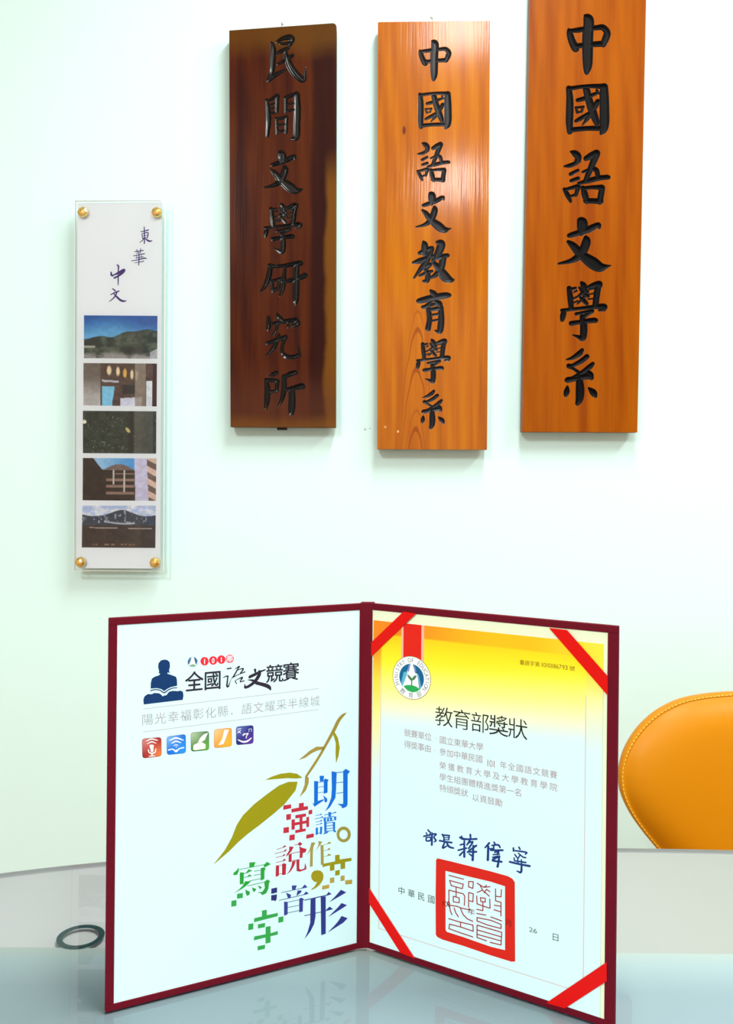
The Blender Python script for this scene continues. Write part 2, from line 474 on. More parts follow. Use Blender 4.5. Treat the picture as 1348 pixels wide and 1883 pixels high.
# ceiling lights
M_lamp = bpy.data.materials.new('lamp_diffuser'); M_lamp.use_nodes = True
bn = M_lamp.node_tree.nodes['Principled BSDF']; bn.inputs['Base Color'].default_value = (0.9, 0.9, 0.9, 1)
bn.inputs['Emission Color'].default_value = (1, 0.98, 0.94, 1); bn.inputs['Emission Strength'].default_value = 3.0
LN = ['long white ceiling light nearest above the wooden boards', 'short white ceiling light behind the camera', 'long white ceiling light at the left rear', 'long white ceiling light at the right']
for (x, y, sx, sy, p), ln in zip(LIGHTS, LN):
    t = thing('ceiling_light', ln, 'ceiling light', (x, y, CEIL))
    b = MB(); b.box(-sx/2-.03, sx/2+.03, -sy/2-.03, sy/2+.03, -0.045, 0)
    b.build('housing', M_trim, t, bevel=0.005)
    MB().box(-sx/2, sx/2, -sy/2, sy/2, -0.058, -0.0455).build('diffuser', M_lamp, t)

# ------------------------------------------------------------------ character strokes
A3 = (940, 0, 4.708, 1.34); B3 = (940, 400, 4.593, 1.28); B2 = (670, 400, 4.184, 1.32); A1 = (400, 20, 4.708, 1.38); B1 = (400, 400, 4.593, 1.36)
G = {}
G['中'] = strokes("500,258,22 508,290,42 525,350,48 555,415,50 565,428,28; 500,265,20 570,262,34 650,248,34 740,240,34 795,238,40 832,282,44 820,330,48 798,385,38; 545,402,34 650,388,34 795,378,40; 635,132,12 668,165,64 672,220,70 664,300,72 662,450,70 662,560,62 655,620,36 653,645,8", *A3)
G['國'] = strokes("500,765,38 508,850,46 508,950,50 505,1060,48 508,1140,38; 500,768,30 600,752,26 700,745,28 812,750,40; 805,755,52 806,850,62 808,960,64 808,1060,64 800,1120,50 775,1160,14; 515,1125,34 650,1112,32 780,1110,36; 575,868,26 640,850,30 745,805,22; 742,782,18 765,815,12; 560,932,18 572,975,18; 562,932,16 628,925,16; 622,925,18 610,968,16; 572,975,14 612,965,12; 560,1048,22 610,1022,30 668,985,26; 652,775,48 672,860,50 700,950,54 735,1045,44 748,1092,16; 750,880,36 715,940,38 665,1020,30 618,1082,10", *A3)
G['語'] = strokes("515,1312,12 555,1330,44 582,1360,44 570,1400,36 545,1430,16; 460,1440,12 520,1430,30 592,1398,20; 515,1508,26 578,1475,22; 520,1565,24 580,1545,26; 462,1640,26 490,1692,34 515,1745,20; 465,1642,20 580,1612,30; 582,1615,34 560,1692,22; 500,1705,18 568,1682,18; 648,1372,34 700,1345,46 742,1325,44; 738,1330,52 712,1400,44 680,1480,38 642,1568,30; 618,1490,16 700,1462,28 738,1475,34 752,1530,32; 585,1588,22 680,1562,34 770,1540,34 842,1535,30; 828,1525,22 848,1545,12; 622,1625,30 640,1690,44 658,1748,30; 630,1630,26 700,1622,26 786,1622,36; 788,1628,40 768,1745,42; 645,1738,34 775,1742,38", *A3)
G['文'] = strokes("570,18,20 598,38,66 602,75,72 600,110,56 592,138,30; 478,155,12 500,150,34 580,125,40 660,98,46 735,62,34 745,85,22; 482,205,24 520,235,46 565,285,60 620,335,66 690,385,82 750,420,64 800,415,30 845,405,6; 632,170,30 636,205,58 610,275,60 570,330,52 500,368,32 400,390,14", *B3)
G['學'] = strokes("490,598,34 500,680,40 508,765,34; 510,605,24 545,595,18; 530,632,10 552,620,16; 512,690,16 555,672,14; 512,730,12 562,705,12; 592,548,18 612,575,42 625,620,34 590,650,24 560,665,10; 575,590,14 610,640,28 650,665,24; 648,625,20 610,680,22 560,730,12; 575,668,14 612,700,30 640,730,24; 645,590,20 700,570,36 745,560,40 752,578,30; 738,575,44 725,640,44 712,745,42; 660,608,12 700,600,12; 655,650,10 700,640,12; 650,690,10 700,685,12; 430,785,26 520,775,24 640,762,26 780,750,38 785,775,30; 448,790,34 438,830,40 432,865,28; 785,770,34 742,785,14; 550,815,24 620,800,22 685,792,28; 685,795,24 640,820,26 608,850,22; 600,840,36 612,900,48 612,980,48 602,1020,40 560,1005,22 520,992,8; 508,895,34 600,880,30 705,868,36 715,880,20", *B3)
G['系'] = strokes("600,1120,26 575,1150,38 520,1185,26 468,1200,10; 640,1175,34 590,1215,34 520,1250,26 485,1252,30; 488,1255,34 530,1280,20 565,1305,24; 690,1235,26 660,1265,36 590,1315,28 500,1365,24 465,1375,24; 480,1372,40 560,1358,34 650,1340,44 680,1355,30; 650,1305,30 672,1330,40 678,1358,28; 575,1340,40 582,1450,58 578,1530,52 560,1572,30; 475,1428,16 470,1470,40 460,1502,24; 655,1440,14 695,1480,46 715,1512,20", *B3)
G['教'] = strokes("455,185,14 465,215,40 462,270,40; 425,275,24 470,250,30 520,235,26; 375,348,16 430,332,34 525,295,24; 520,245,30 480,330,38 430,400,26 382,465,12; 425,395,18 470,375,26 505,360,26 480,395,20; 470,400,26 488,440,34 482,485,30 455,490,16; 425,448,14 480,425,24 522,412,16; 560,190,20 592,205,48 570,270,44 525,335,20; 555,318,18 600,300,30 640,292,26; 608,305,40 590,385,42 550,440,30 490,475,10; 535,350,26 575,395,46 620,455,58 660,480,36 692,480,8", *B2)
G['育'] = strokes("510,562,16 535,590,40 545,605,30; 408,645,14 430,640,34 530,615,38 620,600,38 655,598,24; 525,635,18 480,680,26 450,692,18; 450,690,22 500,678,24 548,665,18; 540,640,20 575,665,38 580,690,28; 492,700,30 502,780,32 490,855,34; 500,712,20 590,695,30; 588,695,34 592,780,38 586,850,40 578,880,26 545,870,10; 510,752,14 575,742,16; 510,798,14 575,785,14", *B2)
G['民'] = strokes("520,268,22 560,240,26 620,228,38 645,245,36 625,285,34; 545,285,16 620,280,24; 470,280,22 482,330,36 480,430,38 470,530,34 445,595,28 435,605,18; 445,600,24 500,555,30 592,508,12; 505,372,14 560,345,28 615,320,20; 522,462,16 580,430,22 650,385,22; 585,340,20 598,400,36 630,480,44 680,550,48 730,592,42 755,596,18; 752,590,26 762,480,6", *A1)
G['間'] = strokes("425,775,22 436,850,36 440,960,38 430,1080,26; 435,780,16 520,735,28; 515,745,32 512,870,26; 455,815,14 510,795,14; 455,850,14 505,838,14; 458,890,16 515,870,16; 590,755,26 590,870,22; 590,752,24 640,730,24 690,718,26; 686,722,38 690,850,46 686,980,46 680,1090,44 640,1108,10; 600,810,14 670,795,14; 590,872,16 665,852,16; 508,935,20 514,1060,22; 510,935,18 598,920,22; 598,922,24 592,1050,24; 515,990,14 590,980,14; 515,1045,14 590,1035,14", *A1)
G['研'] = strokes("440,405,26 520,412,22 620,398,30 700,385,36; 448,410,34 432,500,36 400,580,26 362,625,10; 455,535,24 468,620,26; 455,540,18 535,515,20; 528,520,22 512,605,20; 462,612,24 515,600,20; 570,425,20 560,520,30 552,600,28 528,662,12; 668,395,40 664,480,42 664,600,44 660,690,38 658,738,12; 540,540,16 600,535,26 680,515,34 742,488,32; 735,480,22 748,505,10", *B1)
G['究'] = strokes("505,815,14 522,845,30 545,870,30; 430,845,22 434,890,34 428,945,24; 430,905,12 520,885,24 600,872,28 660,868,34; 665,865,30 670,895,42 625,918,12; 510,895,22 495,950,18 465,995,12; 592,880,16 598,925,18; 420,1062,22 500,1035,28 575,1010,28; 520,990,18 490,1070,28 450,1130,20 405,1168,8; 572,1010,24 548,1080,22 548,1140,26 580,1172,30 640,1178,28 690,1162,26; 692,1165,24 685,1080,5", *B1)
G['所'] = strokes("500,1308,24 470,1325,26 440,1340,12; 410,1370,24 422,1450,38 418,1540,38 408,1608,22; 412,1375,26 470,1375,26 512,1382,24; 508,1385,28 498,1455,24; 440,1475,20 508,1462,18; 660,1308,28 610,1325,34 560,1350,20; 562,1345,34 562,1440,36 545,1530,28 515,1592,10; 570,1458,24 640,1440,28 712,1425,40 715,1440,22; 628,1450,40 630,1540,46 625,1630,42 618,1665,16", *B1)

# ------------------------------------------------------------------ carved wooden boards
def board(name_label, quad, chars, mw, mc, thick, depth=0.0036, label_cat='plaque', round_tr=0.0, hook=None, tab=None):
    c = at_depth((quad[0][0]+quad[1][0])/2, (quad[0][1]+quad[3][1])/2, FRONT)
    fr = Frame((c.x, FRONT, c.z), (1, 0, 0), (0, 0, 1))
    root = thing('wooden_plaque', name_label, label_cat, M=fr.M)
    Q = fr.pts(quad)                    # TL TR BR BL
    if round_tr:                        # worn corner
        tr = Q[1]; Q = [Q[0], (tr[0]-round_tr, tr[1]), (tr[0]-round_tr*0.35, tr[1]-round_tr*0.3), (tr[0], tr[1]-round_tr), Q[2], Q[3]]
    loops = []; fl = []
    for ch, S in chars:
        X, Y, D = field(S, 0.55)
        loops += [fr.pts(l) for l in contours(X, Y, D, 0, 0.07)]
        X, Y, D = field(S, 0.9)
        fl.append((ch, X, Y, D))
    lam = curve_mesh('board', [Q] + loops, -depth, depth-0.0003, 0.0003)
    me = lam; V = [v.co[:] for v in me.vertices]; F = [tuple(p.vertices) for p in me.polygons]
    mb = MB().add(V, F)
    o = mb.build('board', mw, root)
    body = MB().prism(Q, -thick, -depth*2+0.0001).build('back_board', mw, root)
    mm = FRONT/FPX
    for ch, X, Y, D in fl:
        idx = {}; V = []; F = []
        ins = D < 1.0
        cell = ins[:-1, :-1] | ins[1:, :-1] | ins[:-1, 1:] | ins[1:, 1:]
        for j, i in zip(*np.where(cell)):
            f = []
            for a, b in ((j, i), (j+1, i), (j+1, i+1), (j, i+1)):
                if (a, b) not in idx:
                    idx[(a, b)] = len(V); d = D[a, b]*mm
                    x, y = fr.pix(X[b], Y[a])
                    V.append((x, y, -0.0011 + (max(d, -0.0045)*0.62 if d < 0 else 0)))
                f.append(idx[(a, b)])
            F.append(tuple(f))
        link('carved_character', pydata('carved_character', V, F, True), mc, root, 'black carved character ' + ch)
    if hook:
        h = MB(); pts = [fr.pix(u, v) for u, v in hook]
        h.tube([(x, y, -thick+0.006 - (0.004 if k == 0 else 0)) for k, (x, y) in enumerate(pts)], 0.0011, 8)
        h.lathe([(0.0018, 0), (0.0026, 0.001), (0.0018, 0.002)], (pts[0][0], pts[0][1], -thick+0.003), 12)
        h.build('hanging_hook', M_steel, root, 'thin steel hook', True)
    if tab:
        p = fr.pts(tab); MB().prism(p, -thick, -thick+0.008).build('hanging_tab', mat('black_tab', (30, 22, 18), .6), root, 'small black tab')
    return root, fr

def tints_dark(nt, tc, col):
    N = nt.nodes.new; L = nt.links
    sx = N('ShaderNodeSeparateXYZ'); L.new(tc.outputs['Object'], sx.inputs[0])
    n = N('ShaderNodeTexNoise'); n.inputs['Scale'].default_value = 9; n.inputs['Detail'].default_value = 4; L.new(tc.outputs['Object'], n.inputs['Vector'])
    def band(sock, a, b, amp):      # smooth mask a->b with a ragged edge
        m = N('ShaderNodeMath'); m.operation = 'MULTIPLY_ADD'; m.inputs[1].default_value = amp; L.new(n.outputs['Fac'], m.inputs[0]); L.new(sock, m.inputs[2])
        r = N('ShaderNodeMapRange'); r.interpolation_type = 'SMOOTHSTEP'; r.inputs['From Min'].default_value = a; r.inputs['From Max'].default_value = b; L.new(m.outputs[0], r.inputs['Value']); return r.outputs[0]
    def mul(a, b):
        m = N('ShaderNodeMath'); m.operation = 'MULTIPLY'; L.new(a, m.inputs[0]); L.new(b, m.inputs[1]); return m.outputs[0]
    def mixto(c, colr, fac, k):
        m = N('ShaderNodeMath'); m.operation = 'MULTIPLY'; m.inputs[1].default_value = k; L.new(fac, m.inputs[0])
        x = N('ShaderNodeMix'); x.data_type = 'RGBA'; L.new(c, x.inputs['A']); x.inputs['B'].default_value = lin(colr); L.new(m.outputs[0], x.inputs['Factor']); return x.outputs['Result']
    col = mixto(col, (34, 3, 0), mul(band(sx.outputs['X'], 0.050, 0.062, 0.012), band(sx.outputs['X'], 0.100, 0.086, 0.006)), 0.85)   # darker upright band towards the right edge
    col = mixto(col, (88, 54, 6), band(sx.outputs['Y'], 0.325, 0.372, 0.05), 0.75)            # bare top end
    rb = mul(band(sx.outputs['X'], 0.083, 0.094, 0.022), band(sx.outputs['Y'], 0.17, 0.08, 0.03))
    col = mixto(col, (108, 66, 10), rb, 0.85)                                                  # water-worn right edge
    col = mixto(col, (84, 48, 34), band(sx.outputs['Y'], -0.20, -0.30, 0.06), 0.45)             # dull, greyed foot
    col = mixto(col, (112, 72, 22), band(sx.outputs['Y'], -0.318, -0.345, 0.03), 0.5)
    return col
def stain_mid(nt, tc, col):
    N = nt.nodes.new; L = nt.links
    sx = N('ShaderNodeSeparateXYZ'); L.new(tc.outputs['Object'], sx.inputs[0])
    n = N('ShaderNodeTexNoise'); n.inputs['Scale'].default_value = 14; L.new(tc.outputs['Object'], n.inputs['Vector'])
    def M(op, a, b, c=None):
        m = N('ShaderNodeMath'); m.operation = op
        for i, q in enumerate((a, b, c)):
            if q is None: continue
            if isinstance(q, (int, float)): m.inputs[i].default_value = q
            else: L.new(q, m.inputs[i])
        return m.outputs[0]
    def S(v, a, b):
        r = N('ShaderNodeMapRange'); r.interpolation_type = 'SMOOTHSTEP'; r.inputs['From Min'].default_value = a; r.inputs['From Max'].default_value = b; L.new(v, r.inputs['Value']); return r.outputs[0]
    def mixto(c, colr, fac, k):
        x = N('ShaderNodeMix'); x.data_type = 'RGBA'; L.new(c, x.inputs['A']); x.inputs['B'].default_value = lin(colr); L.new(M('MULTIPLY', fac, k), x.inputs['Factor']); return x.outputs['Result']
    dx = M('ADD', M('MULTIPLY_ADD', n.outputs['Fac'], 0.012, sx.outputs['X']), 0.0295-0.006)
    v = M('MULTIPLY_ADD', M('MULTIPLY', dx, dx), 215.0, sx.outputs['Y'])        # cathedral grain: arches one above the other
    w = M('SINE', M('MULTIPLY', v, 175.0), 0.0); w2 = M('SINE', M('MULTIPLY', v, 70.0), 0.0)
    ax = M('ABSOLUTE', dx, 0.0)
    mask = M('MULTIPLY', S(ax, 0.034, 0.016), S(v, -0.10, -0.135))
    col = mixto(col, (128, 52, 0), M('MULTIPLY', M('MULTIPLY', S(w, 0.35, 0.9), S(w2, -0.3, 0.5)), mask), 0.75)
    def spot(c, x, y, rx, ry, colr, k):
        a = M('DIVIDE', M('SUBTRACT', sx.outputs['X'], x), rx); b = M('DIVIDE', M('SUBTRACT', sx.outputs['Y'], y), ry)
        d = M('ADD', M('MULTIPLY', a, a), M('MULTIPLY', b, b)); return mixto(c, colr, S(d, 1.0, 0.2), k)
    col = spot(col, -0.056, 0.190, 0.004, 0.010, (84, 34, 0), 0.9)
    col = spot(col, -0.085, -0.347, 0.003, 0.0028, (226, 176, 110), 0.5)
    col = spot(col, -0.062, -0.355, 0.0026, 0.0028, (232, 184, 120), 0.8)
    return col
Wd = wood('dark_varnished_wood', (64, 21, 0), (44, 8, 0), (76, 31, 0), 0.45, tints_dark, 0.05, 0.2, 1.0)
Wm = wood('orange_varnished_wood', (168, 92, 0), (150, 76, 0), (180, 106, 0), 0.4, stain_mid, 0.42, 0.12, 4.3)
Wr = wood('amber_varnished_wood', (144, 72, 0), (130, 58, 0), (154, 80, 0), 0.4, None, 0.1, 0.12, 7.7)

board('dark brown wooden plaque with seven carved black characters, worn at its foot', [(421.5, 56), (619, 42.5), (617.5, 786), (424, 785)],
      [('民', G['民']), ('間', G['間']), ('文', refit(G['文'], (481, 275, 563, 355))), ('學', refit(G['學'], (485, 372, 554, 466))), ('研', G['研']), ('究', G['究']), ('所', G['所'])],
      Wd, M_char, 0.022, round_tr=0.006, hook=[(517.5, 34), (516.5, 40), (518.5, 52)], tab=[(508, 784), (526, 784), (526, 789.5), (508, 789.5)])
board('orange wooden plaque with eight carved black characters, hanging in the middle', [(695, 40.5), (901.5, 38), (895.5, 827), (694, 826)],
      [('中', refit(G['中'], (768, 71, 830, 153))), ('國', refit(G['國'], (769, 168, 828, 240))), ('語', refit(G['語'], (765, 260, 829, 335))), ('文', refit(G['文'], (761, 351, 834, 427))),
       ('教', G['教']), ('育', G['育']), ('學', refit(G['學'], (765, 622, 827, 704))), ('系', refit(G['系'], (773, 716, 819, 790)))],
      Wm, M_char2, 0.022, hook=[(795, 22), (797.5, 29), (797, 45)])
board('amber wooden plaque with six carved black characters, cut off by the top of the picture', [(975.5, -38), (1189, -40), (1172, 795), (960.5, 794)],
      [(k, G[k]) for k in '中國語文學系'], Wr, M_char3, 0.022)

# ------------------------------------------------------------------ acrylic sign
SY = FRONT
c = at_depth(215, 710, SY)
fs = Frame((c.x, SY, c.z), (1, 0, 0), (0, 0, 1))
sign = thing('acrylic_sign', 'clear acrylic sign holding a paper strip with five small landscape photos', 'sign', M=fs.M)
def acrylic(name, refl=True):
    m = bpy.data.materials.new(name); m.use_nodes = True; nt = m.node_tree; N = nt.nodes.new; L = nt.links
    nt.nodes.remove(nt.nodes['Principled BSDF']); out = nt.nodes['Material Output']
    tr = N('ShaderNodeBsdfTransparent'); tr.inputs[0].default_value = (0.985, 0.995, 0.99, 1)
    gl = N('ShaderNodeBsdfGlossy'); gl.inputs['Roughness'].default_value = 0.0
    if not refl:
        L.new(tr.outputs[0], out.inputs[0]); return m
    fz = N('ShaderNodeFresnel'); fz.inputs['IOR'].default_value = 1.32 if 'clear' in name else 1.5
    mx = N('ShaderNodeMixShader'); L.new(fz.outputs[0], mx.inputs[0]); L.new(tr.outputs[0], mx.inputs[1]); L.new(gl.outputs[0], mx.inputs[2]); L.new(mx.outputs[0], out.inputs[0])
    return m
M_acr = [acrylic('clear_acrylic_body', False), acrylic('clear_acrylic_face')]
for m_ in M_acr: m_.node_tree.nodes['Transparent BSDF'].inputs[0].default_value = (0.995, 1, 0.998, 1)
M_edge = mat('acrylic_edge', (236, 238, 234), 0.2, spec=0.5)
q = fs.pts([(138, 369), (303.5, 368), (300, 1050), (136.5, 1049)])
MB().prism(q, -0.004, 0.0).build('front_sheet', M_acr, sign, 'clear acrylic front sheet').data.polygons[1].material_index = 1
zb = -0.020
qb = [(x, y) for x, y in q]
MB().prism([(qb[0][0]+.001, qb[0][1]-.001), (qb[1][0]+.0065, qb[1][1]-.001), (qb[2][0]+.0065, qb[2][1]-.0075), (qb[3][0]+.004, qb[3][1]-.0075)], zb-0.004, zb).build('back_sheet', M_acr[0], sign, 'clear acrylic back sheet')
# polished cut edges of both sheets
e = MB()
for (a, b, z0, z1, wd) in ((q[1], q[2], -0.004, 0, 0.0006), (q[3], q[2], -0.004, 0, 0.0006), (q[0], q[1], -0.004, 0, 0.0005), (q[0], q[3], -0.004, 0, 0.0005)):
    a = Vector((*a, 0)); b = Vector((*b, 0)); d = (b-a).normalized(); n = Vector((-d.y, d.x, 0))*wd
    e.add([a+n+Vector((0, 0, z0)), b+n+Vector((0, 0, z0)), b-n+Vector((0, 0, z0)), a-n+Vector((0, 0, z0)), a+n+Vector((0, 0, z1)), b+n+Vector((0, 0, z1)), b-n+Vector((0, 0, z1)), a-n+Vector((0, 0, z1))],
          [(0, 3, 2, 1), (4, 5, 6, 7), (0, 1, 5, 4), (1, 2, 6, 5), (2, 3, 7, 6), (3, 0, 4, 7)])
e.build('sheet_edge', M_edge, sign, 'pale polished edge')
M_insert = mat('insert_paper', (238, 246, 255), 0.6, spec=0.2)
ip = fs.pts([(141, 372), (297, 371), (293.5, 1046), (139, 1045)])
MB().prism(ip, -0.0052, -0.0045).build('paper_insert', M_insert, sign, 'white paper strip')
M_photo = vmat('photo_print', 0.5, 0.3)

def ph1(U, V):
    hz = 0.50 + 0.02*np.sin(U*20) - 0.16*ss(0.3, 0.75, U) + 0.05*ss(0, .12, -U+.12)
    n = vnoise(U, V, 10, 8, 3)
    sky = mixc((12, 84, 168), (96, 172, 226), ss(0.0, 0.55, V+0.1*np.cos((U-.35)*5)))
    land = mixc((34, 46, 40), (84, 96, 82), ss(.35, .75, n))
    road = mixc(land, (150, 148, 150), ss(0.84, 0.97, V-0.10*(U-.5)**2 + .06*n)*ss(.3, .6, n+.15))
    road = mixc(road, (168, 168, 162), ((np.abs(V-.73-.02*U) < .025) & (U < .15)).astype(float))
    road = mixc(road, (200, 200, 214), ((U > .9) & (V > .85-.8*(U-.9))).astype(float)*0.8)
    dk = ss(.12, .0, np.hypot(U-.62, (V-.82)*.6)); road = mixc(road, (12, 20, 20), dk)
    return mixc(sky, road, ss(-.008, .008, V-hz))
def ph2(U, V):
    n = vnoise(U, V, 12, 10, 5)
    c = mixc((62, 40, 34), (104, 84, 74), n)
    c = mixc(c, mixc((110, 100, 94), (184, 182, 184), ss(.2, .9, V)), (U < .23).astype(float))
    c = mixc(c, (128, 206, 246), ((U > .25) & (U < .42-.03*ss(.6, 1, V)) & (V > .54)).astype(float))
    c = mixc(c, (196, 196, 214), ((np.abs(V-.42-.1*(U-.35)) < .025) & (U > .25) & (U < .48)).astype(float))
    for (x, y, r) in ((.35, .17, .035), (.47, .19, .028), (.565, .23, .028), (.66, .26, .024), (.725, .29, .022)):
        c = mixc(c, (250, 232, 190) if x != .565 else (240, 190, 90), ss(1.2, .6, np.hypot((U-x)/r, (V-y)/.12)))
    c = mixc(c, (34, 30, 34), ((U > .53) & (U < .70) & (V > .5) & (V < .72)).astype(float)*ss(.3, .5, n+.2))
    c = mixc(c, (214, 220, 246), ((U > .5) & (U < .8) & (V > .82-.12*(U-.5))).astype(float))
    c = mixc(c, (150, 140, 130), ((U > .70) & (U < .85)).astype(float)*.8)
    c = mixc(c, (228, 236, 250), ((U > .86) & (U < .94) & (V > .4)).astype(float))
    return mixc(c, (58, 26, 30), (U > .945).astype(float))
def ph3(U, V):
    n = vnoise(U, V, 14, 10, 8); n2 = vnoise(U, V, 40, 30, 9, 2)
    c = mixc((24, 32, 28), (66, 78, 64), n)
    c = mixc(c, (150, 160, 150), ss(.74, .86, n2)*.7)
    c = mixc(c, (10, 16, 12), ss(.58, .66, U)*ss(.7, .68, U)*.8)
    c = mixc(c, (88, 88, 84), ss(.70, .705, U)*ss(.96, .95, U)*.75)
    c = mixc(c, (210, 196, 130), ss(1.1, .7, np.hypot((U-.61-.3*(V-.44))/.03, (V-.45)/.07)))
    return mixc(c, (240, 240, 220), ss(1.1, .8, np.hypot((U-.02)/.03, (V-.26)/.05)))
def ph4(U, V):
    n = vnoise(U, V, 12, 10, 12)
    c = mixc((38, 28, 26), (66, 52, 44), n)
    sky = mixc((56, 148, 226), (160, 206, 244), ss(.1, .9, 1-U))
    sk = (V < .27-.3*np.maximum(0, U-.5)*0 + 0) & (U > .14+.45*V) & (V < .28-.14*np.sin(np.clip((U-.28)/.42, 0, 1)*math.pi))
    c = mixc(c, sky, sk.astype(float))
    c = mixc(c, (128, 108, 104), ((V > .28-.14*np.sin(np.clip((U-.28)/.42, 0, 1)*math.pi)) & (V < .28) & (U > .28) & (U < .7)).astype(float))
    st = ((U > .32) & (U < .7) & (V > .36) & (V < .9))
    c = mixc(c, (150, 122, 112), (st & ((V*6.3 % 1) < .4) & (V > .36+.5*np.maximum(0, .45-U))).astype(float))
    for x, b in ((.42, .62), (.565, .8)): c = mixc(c, (214, 206, 204), ((np.abs(U-x) < .012) & (V > .28) & (V < b)).astype(float))
    c = mixc(c, (206, 204, 236), ((U > .70+.02*V) & (U < .87+.03*V)).astype(float))
    rr = (U > .87+.03*V)
    c = mixc(c, mixc((110, 92, 84), (226, 192, 180), (np.sin((V+.9*(1-U))*22) > 0).astype(float)), rr.astype(float))
    return c
def ph5(U, V):
    n = vnoise(U, V, 9, 7, 21); n2 = vnoise(U, V, 30, 12, 22)
    hz = .22 - .07*np.exp(-((U-.55)/.16)**2) + .04*np.sin(U*9) - .02*n2
    sky = mixc((176, 196, 240), (236, 240, 252), ss(.3, .7, n))
    c = mixc((50, 60, 78), (74, 82, 98), n2)
    c = mixc(c, (206, 212, 226), ss(.035, .0, np.abs(V-.40+.03*np.sin(U*8)))*(U > .3)*(U < .72))
    c = mixc(c, (190, 196, 214), ss(.62, .72, n2)*(V < .42)*.8)
    g = mixc((78, 66, 62), (58, 48, 46), n)
    g = mixc(g, (176, 160, 152), ((np.abs(V-.52-.03*U) < .012) & (((U > .1) & (U < .48)) | ((U > .63) & (U < .95)))).astype(float))
    g = mixc(g, (150, 116, 90), ((np.abs(V-.92) < .02) & (U > .12) & (U < .75)).astype(float)*ss(.4, .6, n2))
    c = mixc(c, g, ss(.44, .5, V))
    return mixc(sky, c, ss(-.01, .01, V-hz))
PH = [([(153, 579), (288.5, 580), (288, 659), (153, 658)], ph1, 'tiny photo of a green hill under deep blue sky'),
      ([(152, 667), (287.5, 668), (287, 747), (152, 745)], ph2, 'tiny photo of an interior with lamps and a blue doorway'),
      ([(151, 755), (286.5, 756), (286, 834), (151, 833)], ph3, 'tiny dark photo of foliage'),
      ([(151, 842), (286.5, 843), (285.5, 921), (150.5, 920)], ph4, 'tiny photo of a building facade against blue sky'),
      ([(150, 930), (285.5, 930), (284.5, 1008), (149, 1007)], ph5, 'tiny photo of a hazy mountain ridge over dark land')]
for qd, fn, lb in PH:
    painted('photo_print', fs, qd, 136, 80, lambda U, V, fn=fn: fn(U, V)*(0.89+0.2*vnoise(U, V, 22, 14, 77, 3))[..., None], -0.00440, M_photo, sign, lb)
Sg = (120, 350, 5.38)
M_brush = ink('violet_black_ink', (70, 52, 120))
for ch, t in (('東', "742,402,6 780,395,8 818,385,9; 775,355,7 778,440,9 777,520,8; 752,425,6 760,470,7; 755,422,6 812,412,8 806,465,7; 760,445,4 805,438,5; 760,468,5 803,462,5; 770,475,7 750,495,6 730,510,4; 785,472,6 815,492,13 840,496,10 856,488,3"),
              ('華', "680,600,6 765,588,7; 702,580,6 706,620,6; 740,572,6 738,615,6; 670,642,6 778,620,7; 690,665,5 765,650,6; 648,692,5 720,680,7 775,665,10 798,670,6; 700,640,5 702,665,5; 748,635,5 745,660,5; 680,712,4 770,695,7; 722,600,7 724,670,8 720,735,6"),
              ('中', "505,732,8 520,745,12 517,800,9 517,880,9 516,932,6; 447,805,10 450,832,15 466,842,9; 458,838,6 500,820,14 550,795,22 575,783,22 560,808,20 520,840,14 478,862,12"),
              ('文', "462,968,8 485,986,12; 443,1027,7 490,1003,10 527,990,8; 508,998,9 480,1050,10 430,1095,5; 468,1012,6 500,1045,13 535,1078,16 570,1092,14 600,1086,4")):
    brush_print('brush_character', strokes(t, *Sg, wk=1.3), fs, -0.0043, M_brush, sign, 'violet brushed character ' + ch, 0.35)
for (u, v) in ((153, 390.5), (288.5, 391), (148.5, 1033.5), (285, 1034.5)):
    x, y = fs.pix(u, v)
    s_ = MB().lathe([(0.0098, 0.0), (0.0098, 0.0022), (0.0086, 0.0044), (0.0052, 0.0066), (0.0022, 0.0075), (0.0001, 0.0078)], (x, y, 0.0002), 8)
    s_.tube([(x, y, -0.029), (x, y, 0.0005)], 0.004, 12)
    s_.build('gold_screw', M_gold, sign, 'faceted gold screw cap')

# ------------------------------------------------------------------ table
def ellipse_pts(a, b, n_, cx, cy, N=160):
    P = []
    for k in range(N):
        t = 2*math.pi*k/N; ct, st = math.cos(t), math.sin(t)
        P.append((cx + a*math.copysign(abs(ct)**(2/n_), ct), cy + b*math.copysign(abs(st)**(2/n_), st)))
    return P
TCX, TCY, TA, TB = 0.25, 0.52, 0.954, 0.484
table = thing('glass_table', 'grey glass table with rounded ends under the open award folder', 'table', (TCX, TCY, 0))
M_glass = acrylic('table_glass'); M_glass.node_tree.nodes['Transparent BSDF'].inputs[0].default_value = (0.90, 0.955, 0.945, 1)
M_gedge = mat('glass_edge', (226, 222, 228), 0.15, spec=0.6)
P = ellipse_pts(TA, TB, 2.5, 0, 0)
MB().flat(P, TABLE).build('glass_top', M_glass, table, 'clear glass top')
n = len(P)
eb = MB().add([(x, y, TABLE) for x, y in P] + [(x*1.002, y*1.003, TABLE-0.001) for x, y in P] + [(x*1.002, y*1.003, TABLE-0.005) for x, y in P] + [(x, y, TABLE-0.006) for x, y in P],
              [(r*n+i, (r+1)*n+i, (r+1)*n+(i+1) % n, r*n+(i+1) % n) for r in range(3) for i in range(n)])
eb.build('glass_edge', M_gedge, table, 'polished edge of the glass', True)
